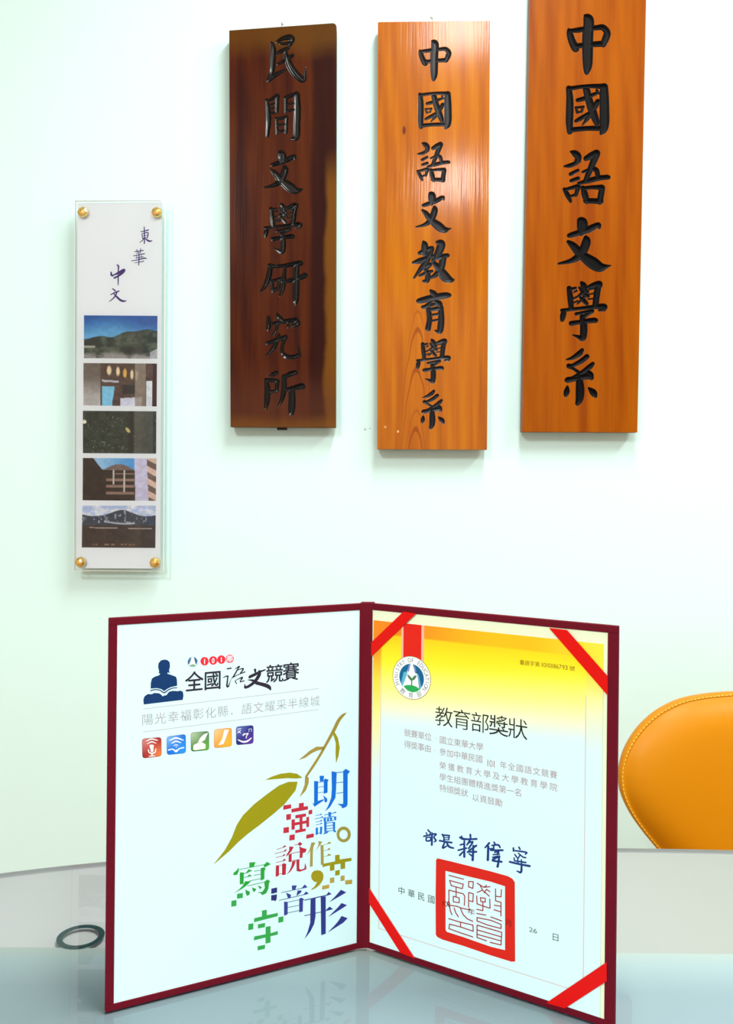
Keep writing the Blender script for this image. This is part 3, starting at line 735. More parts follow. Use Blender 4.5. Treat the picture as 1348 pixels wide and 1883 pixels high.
# back-painted layer and the inner tray seen through the glass
Mb = bpy.data.materials.new('backing_paint'); Mb.use_nodes = True; nt = Mb.node_tree; b = nt.nodes['Principled BSDF']
tc = nt.nodes.new('ShaderNodeTexCoord'); sx = nt.nodes.new('ShaderNodeSeparateXYZ'); nt.links.new(tc.outputs['Object'], sx.inputs[0])
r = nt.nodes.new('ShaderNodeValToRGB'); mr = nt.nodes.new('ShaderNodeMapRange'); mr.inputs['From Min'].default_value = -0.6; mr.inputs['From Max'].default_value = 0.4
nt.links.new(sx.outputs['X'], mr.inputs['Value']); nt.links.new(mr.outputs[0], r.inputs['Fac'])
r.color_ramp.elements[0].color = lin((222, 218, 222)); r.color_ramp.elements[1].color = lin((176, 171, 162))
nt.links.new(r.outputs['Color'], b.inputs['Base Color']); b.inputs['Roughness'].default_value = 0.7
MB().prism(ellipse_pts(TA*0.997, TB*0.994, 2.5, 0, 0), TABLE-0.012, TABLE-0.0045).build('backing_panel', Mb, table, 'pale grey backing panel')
tray = mat('inner_tray', (176, 194, 204), 0.5)
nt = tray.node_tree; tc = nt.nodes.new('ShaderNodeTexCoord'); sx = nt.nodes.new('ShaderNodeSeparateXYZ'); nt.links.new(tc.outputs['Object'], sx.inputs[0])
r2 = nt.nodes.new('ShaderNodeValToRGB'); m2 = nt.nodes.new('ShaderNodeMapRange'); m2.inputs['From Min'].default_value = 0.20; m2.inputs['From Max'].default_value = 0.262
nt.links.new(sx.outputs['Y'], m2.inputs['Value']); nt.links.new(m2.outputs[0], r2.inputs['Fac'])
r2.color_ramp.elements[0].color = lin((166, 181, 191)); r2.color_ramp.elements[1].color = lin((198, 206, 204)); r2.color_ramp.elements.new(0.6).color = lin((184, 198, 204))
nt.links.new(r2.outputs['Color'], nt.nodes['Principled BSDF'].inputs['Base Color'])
yb = 0.782 - TCY
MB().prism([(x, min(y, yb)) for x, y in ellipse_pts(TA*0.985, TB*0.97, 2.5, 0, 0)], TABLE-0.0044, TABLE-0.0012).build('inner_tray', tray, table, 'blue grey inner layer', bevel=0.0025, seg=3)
# mounting discs
M_teal = mat('teal_metal', (62, 96, 100), 0.35, 0.3)
for (u, v) in ((148.5, 1721), (1500, 1721)):
    rr = ray(u, v); t = (TABLE-CAMZ)/rr.z; px, py = rr.x*t-TCX, rr.y*t-TCY
    k = MB()
    for z0 in (TABLE-0.0009,):
        k.lathe([(0.0212, 0), (0.0212, 0.0006), (0.0160, 0.0006), (0.0160, 0)], (px, py, z0), 40)
    V, F = k.V, [f for f in k.F if len(f) == 4]
    MB().add(V, F).build('mounting_ring', M_teal, table, 'dark teal ring of the leg mount')
    MB().lathe([(0.032, -0.03), (0.03, 0)], (px, py, TABLE-0.017), 32).build('mounting_plate', M_steel, table)
    MB().lathe([(0.028, 0.0), (0.028, TABLE-0.048)], (px, py, 0), 32).build('leg', M_steel, table, smooth=False)
for (x, y) in ((-0.55, -0.26), (0.62, -0.26)):
    MB().lathe([(0.028, 0.0), (0.028, TABLE-0.018)], (x, y, 0), 32).build('leg', M_steel, table)

# ------------------------------------------------------------------ award folder
def on_table(u, v):
    rr = ray(u, v); t = (TABLE-CAMZ)/rr.z; return Vector((rr.x*t, rr.y*t, TABLE))
Sp = on_table(671.5, 1741.0); Lp = on_table(193.5, 1862); Rp = on_table(1130.5, 1893.5)
FL = Frame(Lp, (Sp-Lp), (0, 0, 1)); FR = Frame(Sp, (Rp-Sp), (0, 0, 1))
WL = (Sp-Lp).length; WR = (Rp-Sp).length
HL = FL.pix(198, 1136)[1]; HR = FR.pix(1133, 1151.5)[1]
HH = (HL+HR)/2
print('folder', WL, WR, HL, HR)
folder = thing('award_folder', 'open burgundy award folder standing on the glass table', 'folder', (Sp.x, Sp.y, TABLE))
inv = folder.matrix_world.inverted() if False else Matrix.Translation((-Sp.x, -Sp.y, -TABLE))
def holder(fr, name, parent): return fr
def place(o, fr, parent_loc=Matrix.Translation((-Sp.x, -Sp.y, -TABLE))):
    o.matrix_local = parent_loc @ fr.M; return o
TH = 0.0032
lc, rc = FL.pix(658.5, 1400)[0], FR.pix(683, 1400)[0]
il = FL.pix(213, 1400)[0]; ir = FR.pix(1116, 1400)[0]
def cover(fr, W, x0, x1, H, a0, a1, name):
    """board with a raised padded border; a0..a1 is the opening"""
    bz = 0.0058; lip = 0.0012
    m = MB(); m.box(x0, x1, 0.0002, H, -TH, 0)
    o = place(m.build(name, M_cloth, folder, bevel=0.0006), fr)
    f = MB()
    for (xa, xb, ya, yb) in ((x0, x1, H-bz, H), (x0, x1, 0.0003, bz), (x0, a0, bz, H-bz), (a1, x1, bz, H-bz)):
        if xb-xa > 0.001: f.box(xa, xb, ya, yb, 0, lip)
    return o, place(f.build('border', M_cloth, folder, bevel=0.0005), fr)
# outlines run slightly out of square: keep the measured edge heights
cover(FL, WL, 0.0, WL-0.0005, HH, il, lc, 'front_cover')
cover(FR, WR, 0.0005, WR, HH, rc, ir, 'back_cover')
# spine: bent strip over the fold
spv = []; N_ = 12
a = FL.M @ Vector((lc-0.0003, 0, 0.0014)); b = FR.M @ Vector((rc+0.0003, 0, 0.0014)); md = (FL.M @ Vector((WL, 0, 0.0026)) + FR.M @ Vector((0, 0, 0.0026)))/2
row = []
for k in range(N_+1):
    t = k/N_; p = a*(1-t)**2 + md*2*t*(1-t) + b*t*t; row.append(p)
out = [Sp + (p-Sp)*0.0 + Vector(((k/N_-0.5)*0.012, 0.0042, 0)) for k, p in enumerate(row)]
V = []
for z in (0.0004, HH+0.0006):
    for p in row: V.append((p.x-Sp.x, p.y-Sp.y, z))
    for p in reversed(out): V.append((p.x-Sp.x, p.y-Sp.y+0.0, z))
nn = len(V)//2
MB().add(V, [tuple(range(nn))[::-1], tuple(range(nn, 2*nn))] + [(i, (i+1) % nn, nn+(i+1) % nn, nn+i) for i in range(nn)]).build('spine', M_cloth, folder, bevel=0.0005)

# left page
Z0 = 0.0002
pg = MB().prism([(il-0.001, 0.0054), (lc+0.001, 0.0054), (lc+0.001, HH-0.0054), (il-0.001, HH-0.0054)], 0.0, 0.0005)
page = place(pg.build('printed_page', M_page, folder, 'white printed page inside the left cover'), FL)
ZP = 0.0006
inks = {}
def I(c):
    if c not in inks: inks[c] = ink('ink_%02x%02x%02x' % c, c)
    return inks[c]
NAVY, OLIVE, GOLD, RED_, BLUE, GREEN, INDIGO = (6, 52, 104), (146, 140, 6), (160, 142, 70), (176, 34, 56), (8, 102, 206), (40, 150, 56), (44, 52, 132)
A_ = (500, 1400, 8.425); B_ = (500, 1530, 8.425); D_ = (400, 1560, 8.425); C_ = (380, 1300, 3.923); G_ = (250, 1190, 7.095); F_ = (400, 1210, 8.425); H_ = (250, 1320, 5.861); T3 = (240, 1180, 3.547)
def pp(name, txt, crop, col, z=ZP, fr=FL, par=page, label=None): return poly_print(name, txt, *crop, fr, z, I(col), par, label)
def bp(name, txt, crop, col, z=ZP, fr=FL, par=page, label=None, wk=1.0, step=0.45): return brush_print(name, strokes(txt, *crop, wk=wk), fr, z, I(col), par, label, step)
# seated figure with a book
pp('reader_emblem', "375,160 410,168 438,195 442,250 430,300 438,338 412,325 408,345 470,365 520,385 532,420 535,500 450,520 400,545 368,572 330,545 270,532 190,538 192,470 205,410 240,385 300,365 315,345 305,335 292,352 300,310 288,260 292,210 325,170; 100,745 95,680 110,640 150,610 205,612 240,595 300,600 330,620 345,640 370,628 395,625 430,580 480,568 540,572 580,565 610,580 618,630 608,685", G_, NAVY, label='dark blue seated reader emblem')
bp('reader_emblem', "188,565,13 250,552,13 310,560,13 368,592,15 420,556,13 480,532,12 532,527,12", G_, NAVY, label='dark blue open book line')
# title
for ch, tl, br in (('全', (655, 340), (862, 562)), ('國', (898, 328), (1098, 540))):
    type_line('title_character', ch, (250+tl[0]/7.095, 1190+tl[1]/7.095), (250+br[0]/7.095, 1190+br[1]/7.095), FL, ZP, I((42, 34, 52)), page, off=0.014)
for ch, tl, br in (('競', (762, 125), (1000, 362)), ('賽', (1022, 95), (1245, 335))):
    type_line('title_character', ch, (400+tl[0]/8.425, 1210+tl[1]/8.425), (400+br[0]/8.425, 1210+br[1]/8.425), FL, ZP, I((42, 34, 52)), page, off=0.014)
bp('title_character', "145,165,18 205,155,22; 80,302,8 130,280,18 160,278,22; 157,280,22 150,350,22 143,432,26 165,436,22 190,370,10 222,300,6; 268,168,10 335,128,22 305,175,14; 335,130,16 285,215,20 238,292,20; 290,190,12 345,172,14 395,162,22 375,205,20 350,228,14; 225,302,16 320,255,12 420,213,18; 270,355,16 292,396,14; 275,345,10 330,318,14 382,300,24 350,352,16; 350,368,16 410,350,16", F_, (42, 34, 52))
bp('title_character', "578,180,38 582,212,26; 490,300,30 505,285,44 570,255,44 650,212,30 735,180,20; 648,210,50 640,262,52 600,330,50 545,390,44 480,435,42 430,455,38; 424,452,36 418,402,10; 465,335,8 540,345,34 590,378,52 660,398,54 740,420,60 795,448,56 818,488,22", F_, (42, 34, 52))
# small round emblem and 101 discs
def ppx(name, P, col, z, fr=FL, par=page, label=None):
    return MB().flat(fr.pts(P), z).build(name, I(col) if isinstance(col, tuple) else col, par, label)
ex, ey = 250+738/7.095, 1190+193/7.095
ppx('small_emblem', disc_px(ex, ey, 9.5, 9.8), (120, 160, 178), ZP)
ppx('small_emblem', disc_px(ex, ey, 8.8, 9.1), (222, 244, 248), ZP+1e-5)
ppx('small_emblem', [(ex-8.5, ey+4), (ex-8.8, ey-2), (ex-6, ey-7), (ex-2.2, ey-8.6), (ex-3.6, ey-3), (ex-6.5, ey+4)], (60, 108, 150), ZP+2e-5)
ppx('small_emblem', [(ex+7, ey+4), (ex+8.6, ey-2), (ex+6, ey-7), (ex+2.2, ey-8.8), (ex+3.6, ey-3), (ex+5.5, ey+4)], (40, 88, 140), ZP+2e-5)
ppx('small_emblem', [(ex-6, ey+6), (ex, ey+4), (ex+6, ey+5.4), (ex+3, ey+8), (ex-3, ey+8.2)], (110, 156, 110), ZP+2e-5)
for k, (a_, b_) in enumerate(((893, 182), (1005, 172), (1112, 160), (1222, 150))):
    u, v = 250+a_/7.095, 1190+b_/7.095
    ppx('year_disc', disc_px(u, v, 7.5, 7.8), (226, 40, 58), ZP, label='small red disc')
    if k == 3: ppx('year_disc', disc_px(u, v, 6.9, 7.2), (236, 120, 140), ZP+1e-5)
    ch = '101年'[k]
    w2, h2 = (1.3, 4.6) if ch == '1' else ((2.6, 4.6) if ch == '0' else (5.2, 5.0))
    type_line('year_character', ch, (u-w2, v-h2), (u+w2, v+h2), FL, ZP+3e-5, I((240, 240, 246)), page, off=0.025)
# rules and motto
pp('printed_rule', "L 85,437 1228,304 2.6; L 80,588 1224,441 2.6", T3, (176, 160, 168))
type_line('motto_line', '陽光幸福彰化縣．語文耀采半線城', (261.5, 1314.5), (586.5, 1297.5), FL, ZP, I((168, 160, 166)), page, off=-0.005, label='thin grey printed line')
# five icons
def icon(quad, c0, c1, c2, c3, lb):
    Q = [(250+x/5.861, 1320+y/5.861) for x, y in quad]; cen = np.mean(Q, axis=0)
    ring = []
    for i in range(4):
        p0, p1, p2 = [np.array(Q[(i+d) % 4]) for d in (-1, 0, 1)]
        for t in np.linspace(0, 1, 6):
            a = p1+(p0-p1)*0.16; b = p1+(p2-p1)*0.16; ring.append(a*(1-t)**2+p1*2*t*(1-t)+b*t*t)
    cols = [np.array(c, float) for c in (c0, c1, c2, c3)]
    V = []; K = []
    A = np.array(Q); 
    for s in (1.0, 0.93):
        for p in ring:
            pq = cen+(p-cen)*s; V.append(pq)
            w_ = 1/(np.hypot(*(A-pq).T)+0.5)**2; w_ /= w_.sum(); c = sum(w_[k]*cols[k] for k in range(4))
            K.append(c*0.72 if s == 1.0 else c)
    n = len(ring); V.append(cen); K.append(sum(cols)/4)
    F = [(i, (i+1) % n, n+(i+1) % n, n+i) for i in range(n)] + [(n+i, n+(i+1) % n, 2*n) for i in range(n)]
    L = FL.pts(V); me = pydata('subject_icon', [(x, y, ZP) for x, y in L], [f[::-1] for f in F])
    at = me.color_attributes.new('Col', 'FLOAT_COLOR', 'POINT'); at.data.foreach_set('color', [c for k in K for c in lin(k)])
    return link('subject_icon', me, M_photo, page, lb)
icon([(62, 222), (272, 205), (275, 412), (68, 435)], (196, 120, 120), (160, 40, 40), (226, 120, 60), (150, 30, 36), 'red microphone icon')
icon([(328, 200), (535, 172), (537, 378), (332, 398)], (120, 170, 232), (30, 110, 206), (30, 140, 236), (10, 100, 210), 'blue book icon')
icon([(587, 155), (785, 140), (787, 345), (592, 362)], (170, 190, 160), (80, 120, 80), (90, 160, 50), (70, 120, 60), 'green quill icon')
icon([(838, 122), (1030, 104), (1033, 305), (840, 325)], (250, 190, 140), (246, 150, 50), (252, 170, 30), (246, 150, 60), 'orange brush icon')
icon([(1075, 92), (1265, 76), (1265, 275), (1078, 292)], (90, 110, 180), (30, 40, 120), (90, 40, 150), (30, 30, 110), 'dark blue phonetic icon')
WH = (244, 250, 250); ZI = ZP+3e-5
bp('icon_mark', "112,248,8 165,226,14 232,240,8; 120,278,7 168,256,12 215,272,7; 158,300,26 178,300,26; 158,318,22 178,318,22; 132,342,10 140,368,12 172,382,14 205,366,12 212,332,10; 171,342,34 171,352,30; 171,380,12 171,402,12; 142,412,9 200,406,9", H_, WH, ZI)
bp('icon_mark', "362,240,9 430,215,18 508,238,9; 385,272,8 430,250,15 482,266,8; 405,300,5 432,287,9 456,298,5; 430,312,9 434,312,9; 348,345,12 395,335,12 430,362,14 465,330,12 512,318,12; 432,345,14 430,365,8", H_, WH, ZI)
pp('icon_mark', "775,158 740,235 700,260 665,265 690,215 730,175; 618,292 660,270 712,262 748,284 746,330 640,346 614,342", H_, WH, ZI)
pp('icon_mark', "950,130 1002,122 972,200 940,280 886,292 930,220", H_, WH, ZI)
bp('icon_mark', "1100,235,10 1150,256,18 1200,248,18 1242,214,8; 1148,182,9 1205,166,11 1190,192,9 1186,215,9; 1165,165,8 1155,190,8; 1092,120,7 1130,114,7; 1098,138,6 1125,162,7; 1125,135,7 1092,162,7; 1215,122,5 1216,148,5; 1215,120,5 1242,116,5 1242,145,5", H_, WH, ZI)
# leaves
for tt_ in ("655,538 640,600 560,700 480,770 380,850 300,910 230,970 160,1040 45,1138 130,1030 180,940 215,850 260,780 340,700 430,630 520,565 590,538; 918,175 945,220 958,290 950,350 932,405 928,330 930,260 912,200; 690,508 650,480 600,472 530,480 470,500 420,525 500,518 580,512 650,515").split(';'): pp('leaf_print', tt_, C_, OLIVE, label='olive printed leaf')
for tt_ in ("845,285 790,285 740,315 700,350 660,382 710,365 760,330 800,312 838,305; 708,500 735,505 735,545 715,600 668,650 690,600 705,560").split(';'): pp('leaf_print', tt_, C_, (156, 136, 62))
bp('branch_print', "1002,44,8 978,62,20 948,100,24 915,168,24 860,268,19 820,340,18 770,420,18 718,498,16", C_, (150, 130, 52))
# subject words
pp('blue_word', "735,220 805,220 795,305 740,310; 650,300 712,305 708,610 805,580 800,600 655,700 625,640 650,650; L 712,325 800,312 8; L 712,398 800,385 8; L 712,484 800,472 8; 800,285 825,262 878,285 860,310 858,480 800,500; 785,520 850,570 855,610 835,635 810,620 810,580; 920,150 1000,165 990,440 980,560 900,700 820,775 870,680 915,560 925,420; L 1000,172 1102,160 12; L 995,328 1102,318 10; L 995,492 1102,478 10; 1100,145 1140,112 1205,150 1170,200 1168,660 1150,700 1085,725 1070,690 1010,655 1100,655", A_, BLUE)
pp('blue_word', "L 672,838 770,820 8; 735,826 752,805 775,820; L 660,890 795,862 9; 755,866 775,845 797,862; L 675,937 775,916 8; 740,920 760,900 778,915; L 675,982 775,960 8; 740,966 760,945 778,960; 675,1025 710,1020 710,1125 675,1140; 742,1008 778,1010 770,1120 740,1128; L 700,1112 750,1102 9; 870,780 915,785 910,850 872,850; L 805,828 995,787 10; 950,795 972,775 998,790; L 800,872 960,846 10; 795,870 835,880 832,922 800,925; L 850,880 930,866 9; 850,885 880,880 880,925 852,930; 895,875 930,870 925,918 897,922; 955,850 995,852 990,912 962,905; L 835,928 960,908 9; 805,925 842,925 842,1080 808,1092; 938,935 976,935 974,1072 945,1072; L 842,955 940,938 10; L 842,1000 940,984 10; L 842,1042 940,1028 10; L 842,1080 940,1066 9; 842,1080 880,1080 850,1110 785,1130 815,1095; 935,1060 990,1072 985,1095 960,1092", A_, (20, 112, 210))
pp('red_word', "175,680 295,662 295,722 172,748; 415,648 490,635 490,698 555,688 555,742 300,790 298,735 415,712; 565,758 620,742 622,808 565,822; 218,820 292,808 290,895 220,908; 360,830 525,802 525,850 360,882; 425,850 470,842 470,1050 425,1058; 300,900 352,890 350,1050 300,1058; 530,862 572,852 572,1008 530,1018; 350,945 530,912 530,955 350,990; 358,1062 520,1035 520,1075 358,1110; 175,1025 260,1010 260,1098 175,1110; 270,1138 350,1125 350,1210 265,1225; 530,1135 645,1112 645,1170 528,1195", A_, (184, 40, 60))
rg = MB(); o1 = disc_px(500+1108/8.425, 1400+1128/8.425, 110/8.425, 122/8.425); i1 = disc_px(500+1106/8.425, 1400+1130/8.425, 64/8.425, 74/8.425)
po, pi_ = FL.pts(o1), FL.pts(i1); n = len(po)
rg.add([(x, y, ZP) for x, y in po+pi_], [(i, n+i, n+(i+1) % n, (i+1) % n) for i in range(n)]); rg.build('full_stop_print', I((152, 140, 60)), page, 'olive printed ring')
pp('red_word', "L 70,264 190,230 8; 160,236 192,198 224,220; L 38,330 212,290 8; 172,298 208,262 236,276; L 55,392 190,360 8; 158,366 185,335 212,352; L 60,468 190,440 8; 160,446 186,408 220,430; 58,515 108,510 105,670 55,690; 155,490 185,478 218,490 210,655 155,662; L 105,515 160,503 7; L 100,648 158,636 9; 265,220 335,225 300,290 255,345 215,380 230,335 265,280; 395,180 430,148 470,180 430,212 412,200; L 345,197 410,183 8; 420,215 465,240 535,258 515,310 475,320 470,390 425,400 430,300; 258,345 303,325 300,455 255,460; L 298,326 432,300 9; L 298,442 430,420 9; 310,452 365,438 340,520 290,600 220,660 270,590 300,520; 375,430 422,425 420,560 445,580 500,560 510,470 532,545 525,575 430,608 380,600", B_, RED_)
pp('gold_word', "610,155 670,160 640,220 630,300 628,525 585,535 590,280 570,310 530,360 580,270; 715,135 778,145 740,200 690,270 662,315 700,240 720,190; 750,195 795,200 800,500 755,505; L 790,197 915,167 7; 850,176 882,143 916,166; L 800,286 902,264 7; 850,272 880,240 904,262; L 800,377 915,352 7; 850,362 876,328 916,350", B_, GOLD)
pp('gold_word', "975,355 1045,345 1045,420 1228,395 1228,442 1130,460 1130,560 1060,572 1060,485 965,500 965,585 895,600 895,510 780,540 780,490 975,450; 978,595 1048,582 1045,660 975,672", B_, OLIVE)
pp('gold_word', "1060,678 1122,665 1122,745 1060,758; 1132,745 1240,732 1238,798 1132,808; 895,708 962,695 962,775 895,790; 775,830 885,808 882,865 772,888", B_, (176, 150, 66))
pp('comma_print', "700,588 750,595 785,630 797,680 785,740 740,810 680,860 620,890 603,882 660,835 695,770 650,765 610,720 602,670 620,620 655,595", B_, (154, 142, 16))
pp('navy_word', "305,825 382,820 360,885 308,890; L 140,934 540,850 9; 455,868 505,808 546,846; 215,935 290,965 290,1005 245,1018; 395,900 462,900 440,940 375,985; L 108,1054 560,950 9; 478,970 525,915 566,948; 185,1072 242,1078 240,1270 185,1292; 420,1030 450,1010 495,1035 478,1060 475,1225 420,1238; L 240,1082 422,1044 8; L 240,1164 422,1130 8; L 240,1248 422,1210 8", B_, (50, 60, 140))
pp('navy_word', "L 500,1052 880,966 14; 832,980 875,922 922,960; 595,1040 672,1020 672,1300 650,1420 590,1540 500,1655 550,1540 590,1400; 752,1000 830,990 830,1570 760,1592; L 500,1292 595,1272 12; L 670,1252 835,1218 11; 835,1200 890,1150 945,1190 835,1218; 1065,890 1148,930 1080,970 880,1085 960,1010 1010,955; 1075,1095 1160,1128 1080,1180 870,1310 960,1220 1020,1160; 1075,1295 1170,1330 1100,1400 860,1552 960,1450 1020,1380", B_, INDIGO)
pp('navy_word', "830,620 920,600 918,680 828,700; 828,722 918,708 912,785 890,815 868,800 828,805", D_, (40, 44, 112))
pp('green_word', "490,215 585,208 560,280 490,285; L 330,325 720,247 9; 712,254 765,203 822,240 720,295; 325,290 325,350 300,405 240,410 245,375 290,340; 342,370 405,368 400,545 342,555; 430,380 480,318 538,342; L 400,390 480,366 9; L 405,447 525,420 9; 450,436 490,398 532,422; L 558,350 662,336 9; L 558,412 662,396 9; 665,305 700,290 745,305 725,340 722,470 665,495; L 490,500 665,464 9; 425,505 515,505 460,560 380,620 245,692 330,630 390,570; L 460,578 722,517 9; 720,515 765,478 812,500 795,530 785,620 750,690 690,720 665,690 610,675 690,670 730,610; 425,632 500,670 490,715 450,730 435,690; 530,600 600,625 570,670 545,655; 620,568 685,595 655,630", D_, GREEN)
pp('green_word', "300,700 390,685 388,762 298,775; 212,808 290,795 290,885 210,900; 685,960 760,945 760,1030 930,995 930,1045 560,1140 565,1078 685,1050; 940,1062 1018,1048 1015,1132 938,1148; 475,1168 552,1155 550,1248 472,1262; 622,1172 735,1150 730,1215 622,1235; 742,1212 818,1198 818,1310 930,1275 930,1330 818,1355 818,1452 740,1470 740,1375 560,1420 565,1360 742,1325; 618,1510 735,1488 730,1550 618,1575", D_, (50, 156, 74))

# right side: cream liner, certificate, ribbons
place(MB().prism([(rc-0.001, 0.0054), (ir+0.001, 0.0054), (ir+0.001, HH-0.0054), (rc-0.001, HH-0.0054)], 0.0, 0.0004).build('cream_liner', M_liner, folder, 'cream paper liner behind the certificate'), FR)
cert = thing('certificate', 'yellow and white printed certificate held by red ribbons in the folder', 'certificate', M=FR.M)
ZC = 0.0011
cx0 = rc+0.0016; cx1 = FR.pix(1107.5, 1500)[0]; cy1 = FR.pix(688, 1140)[1]; cy0 = 0.0062
ibl = FR.pix(697.5, 1706); itr = FR.pix(1079, 1207)
def certcol(U, V):
    x = cx0+(cx1-cx0)*U; y = cy1+(cy0-cy1)*V
    ins = ss(ibl[0]-.0003, ibl[0]+.0003, x)*ss(itr[0]+.0003, itr[0]-.0003, x)*ss(ibl[1]-.0003, ibl[1]+.0003, y)*ss(itr[1]+.0003, itr[1]-.0003, y)
    white = np.array((208, 240, 246), float)
    a = np.clip(V + 0.05*U, 0, 1)
    inn = mixc((248, 196, 0), (250, 226, 30), ss(0.03, 0.13, a)); inn = mixc(inn, (246, 244, 120), ss(0.11, 0.20, a)); inn = mixc(inn, (238, 246, 190), ss(0.18, .27, a)); 
    inn = inn*(1-ss(.24, .33, a)[..., None]) + white*ss(.24, .33, a)[..., None]
    o1 = mixc((240, 132, 16), (248, 186, 10), ss(0.1, .6, U)); o1 = mixc(o1, (250, 222, 60), ss(.7, 1, U))
    o1 = mixc(o1, (248, 214, 60), ss(.05, .2, V)); o1 = mixc(o1, (244, 236, 150), ss(.16, .32, V+.12*ss(.5, 1, U)))
    o1 = o1*(1-ss(.26, .5, V+.18*ss(.5, 1, U))[..., None]) + white*ss(.26, .5, V+.18*ss(.5, 1, U))[..., None]
    return o1*(1-ins[..., None]) + inn*ins[..., None]
sheet = painted('certificate_sheet', FR, [(cx0, cy1), (cx1, cy1), (cx1, cy0), (cx0, cy0)], 150, 210, certcol, ZC, vmat('certificate_print', 0.5, 0.3), cert, 'printed sheet', local=True)
MB().prism([(cx0, cy0), (cx1, cy0), (cx1, cy1), (cx0, cy1)], ZC-0.0004, ZC-0.00002).build('certificate_backing', M_page, cert)
ZT = ZC+0.00006
def cbox(name, x0, y0, x1, y1, col, z=ZT, par=sheet, label=None): return MB().flat([(x0, y0), (x1, y0), (x1, y1), (x0, y1)], z).build(name, I(col), par, label)
lw = 0.00034
fm = MB()
fm.flat([(ibl[0]-lw, ibl[1]-lw), (itr[0]+lw, ibl[1]-lw), (itr[0]+lw, ibl[1]+lw), (ibl[0]-lw, ibl[1]+lw)], ZT)
for xx in (ibl[0], itr[0]): fm.flat([(xx-lw, ibl[1]), (xx+lw, ibl[1]), (xx+lw, itr[1]-.03), (xx-lw, itr[1]-.03)], ZT)
fm.build('frame_rule', I((204, 190, 192)), sheet, 'thin grey rule')
# hanging band and round emblem
bx = [FR.pix(u, 1180)[0] for u in (739, 743, 776, 781)]
by1 = cy1; eb_ = FR.pix(758, 1246)
cbox('medal_band', bx[0], eb_[1], bx[3], by1, (246, 176, 150)); cbox('medal_band', bx[1], eb_[1], bx[2], by1, (214, 30, 14), ZT+1e-5, label='red printed band')
er = (FR.pix(758, 1206)[1]-FR.pix(758, 1286)[1])/2; ec = eb_
def circ(r, n=56, a0=0, a1=2*math.pi): return [(ec[0]+r*math.cos(a0+(a1-a0)*k/(n-1 if a1-a0 < 6.28 else n)), ec[1]+r*math.sin(a0+(a1-a0)*k/(n-1 if a1-a0 < 6.28 else n))) for k in range(n)]
def cf(name, P, col, z, label=None): return MB().flat(P, z).build(name, I(col), sheet, label)
cf('round_emblem', circ(er*1.0), (150, 120, 60), ZT+2e-5); cf('round_emblem', circ(er*0.972), (232, 246, 248), ZT+3e-5, 'round white emblem')
Ri = er*0.62
def EP(L): return [(ec[0]+x*er, ec[1]+y*er) for x, y in L]
def arcp(r, a, b, n=18): return [(r*math.cos(math.radians(a+(b-a)*k/(n-1))), r*math.sin(math.radians(a+(b-a)*k/(n-1)))) for k in range(n)]
cf('round_emblem', EP(arcp(.64, 100, 210)+[(-.42, -.30), (-.26, .24), (-.22, .34), (-.12, .62)]), (10, 96, 140), ZT+4e-5)
cf('round_emblem', EP([(-.55, -.33), (-.42, .22), (-.2, .26), (-.36, -.2), (-.48, -.46)]), (90, 170, 206), ZT+5e-5)
cf('round_emblem', EP([(-.12, .64), (-.24, .27), (-.14, .27), (-.05, .64)]), (120, 140, 190), ZT+5e-5)
cf('round_emblem', EP(arcp(.64, 82, -38)+[(.40, -.46), (.30, .22), (.18, .25), (.06, .63)]), (10, 92, 138), ZT+4e-5)
cf('round_emblem', EP([(.14, .6), (.10, .63), (.16, .27), (.24, .27), (.22, .45)]), (110, 130, 180), ZT+5e-5)
cf('round_emblem', EP([(.28, .22), (.36, .2), (.52, -.36), (.44, -.5)]), (96, 160, 200), ZT+5e-5)
cf('round_emblem', EP([(-.42, -.44), (-.25, -.36), (.0, -.33), (.25, -.37), (.45, -.47), (.28, -.60), (.05, -.66), (-.2, -.61)]), (36, 160, 84), ZT+6e-5)
cf('round_emblem', EP([(-.02, -.34), (.04, -.34), (.04, -.12), (.16, -.06), (.24, .06), (.26, .16), (.12, .10), (.02, -.02), (-.12, .1), (-.24, .14), (-.18, .0), (-.08, -.10), (-.02, -.14)]), (76, 120, 84), ZT+6e-5)
def arc_text(text, rad, a0, a1, size, col, flip=False):
    mb = MB(); n = len(text)
    for k, ch in enumerate(text):
        if ch == ' ': continue
        a = math.radians(a0+(a1-a0)*k/(n-1)); V, F = glyph(ch, 0.004)
        cxg = (V[:, 0].min()+V[:, 0].max())/2; cyg = 0.36 if ord(ch) < 256 else (GB+GH/2); s = size/(0.73 if ord(ch) < 256 else GH)
        rt = a-math.pi/2 if not flip else a+math.pi/2
        P = []
        for x, y in V:
            X, Y = (x-cxg)*s*(0.82 if ord(ch) < 256 else 1), (y-cyg)*s
            P.append((ec[0]+rad*math.cos(a)+X*math.cos(rt)-Y*math.sin(rt), ec[1]+rad*math.sin(a)+X*math.sin(rt)+Y*math.cos(rt), ZT+5e-5))
        mb.add(P, F)
    mb.build('emblem_lettering', I(col), sheet, 'small ring lettering')
arc_text('MINISTRY OF EDUCATION', er*0.81, 205, -32, er*0.21, (112, 98, 98))
arc_text('教育部', er*0.81, 236, 300, er*0.24, (96, 92, 90), True)
BK, PK = (26, 26, 30), (166, 138, 148)
type_line('certificate_title', '教育部獎狀', (803, 1299), (969, 1361), FR, ZT, I(BK), sheet, off=-0.006)
pk = MB()
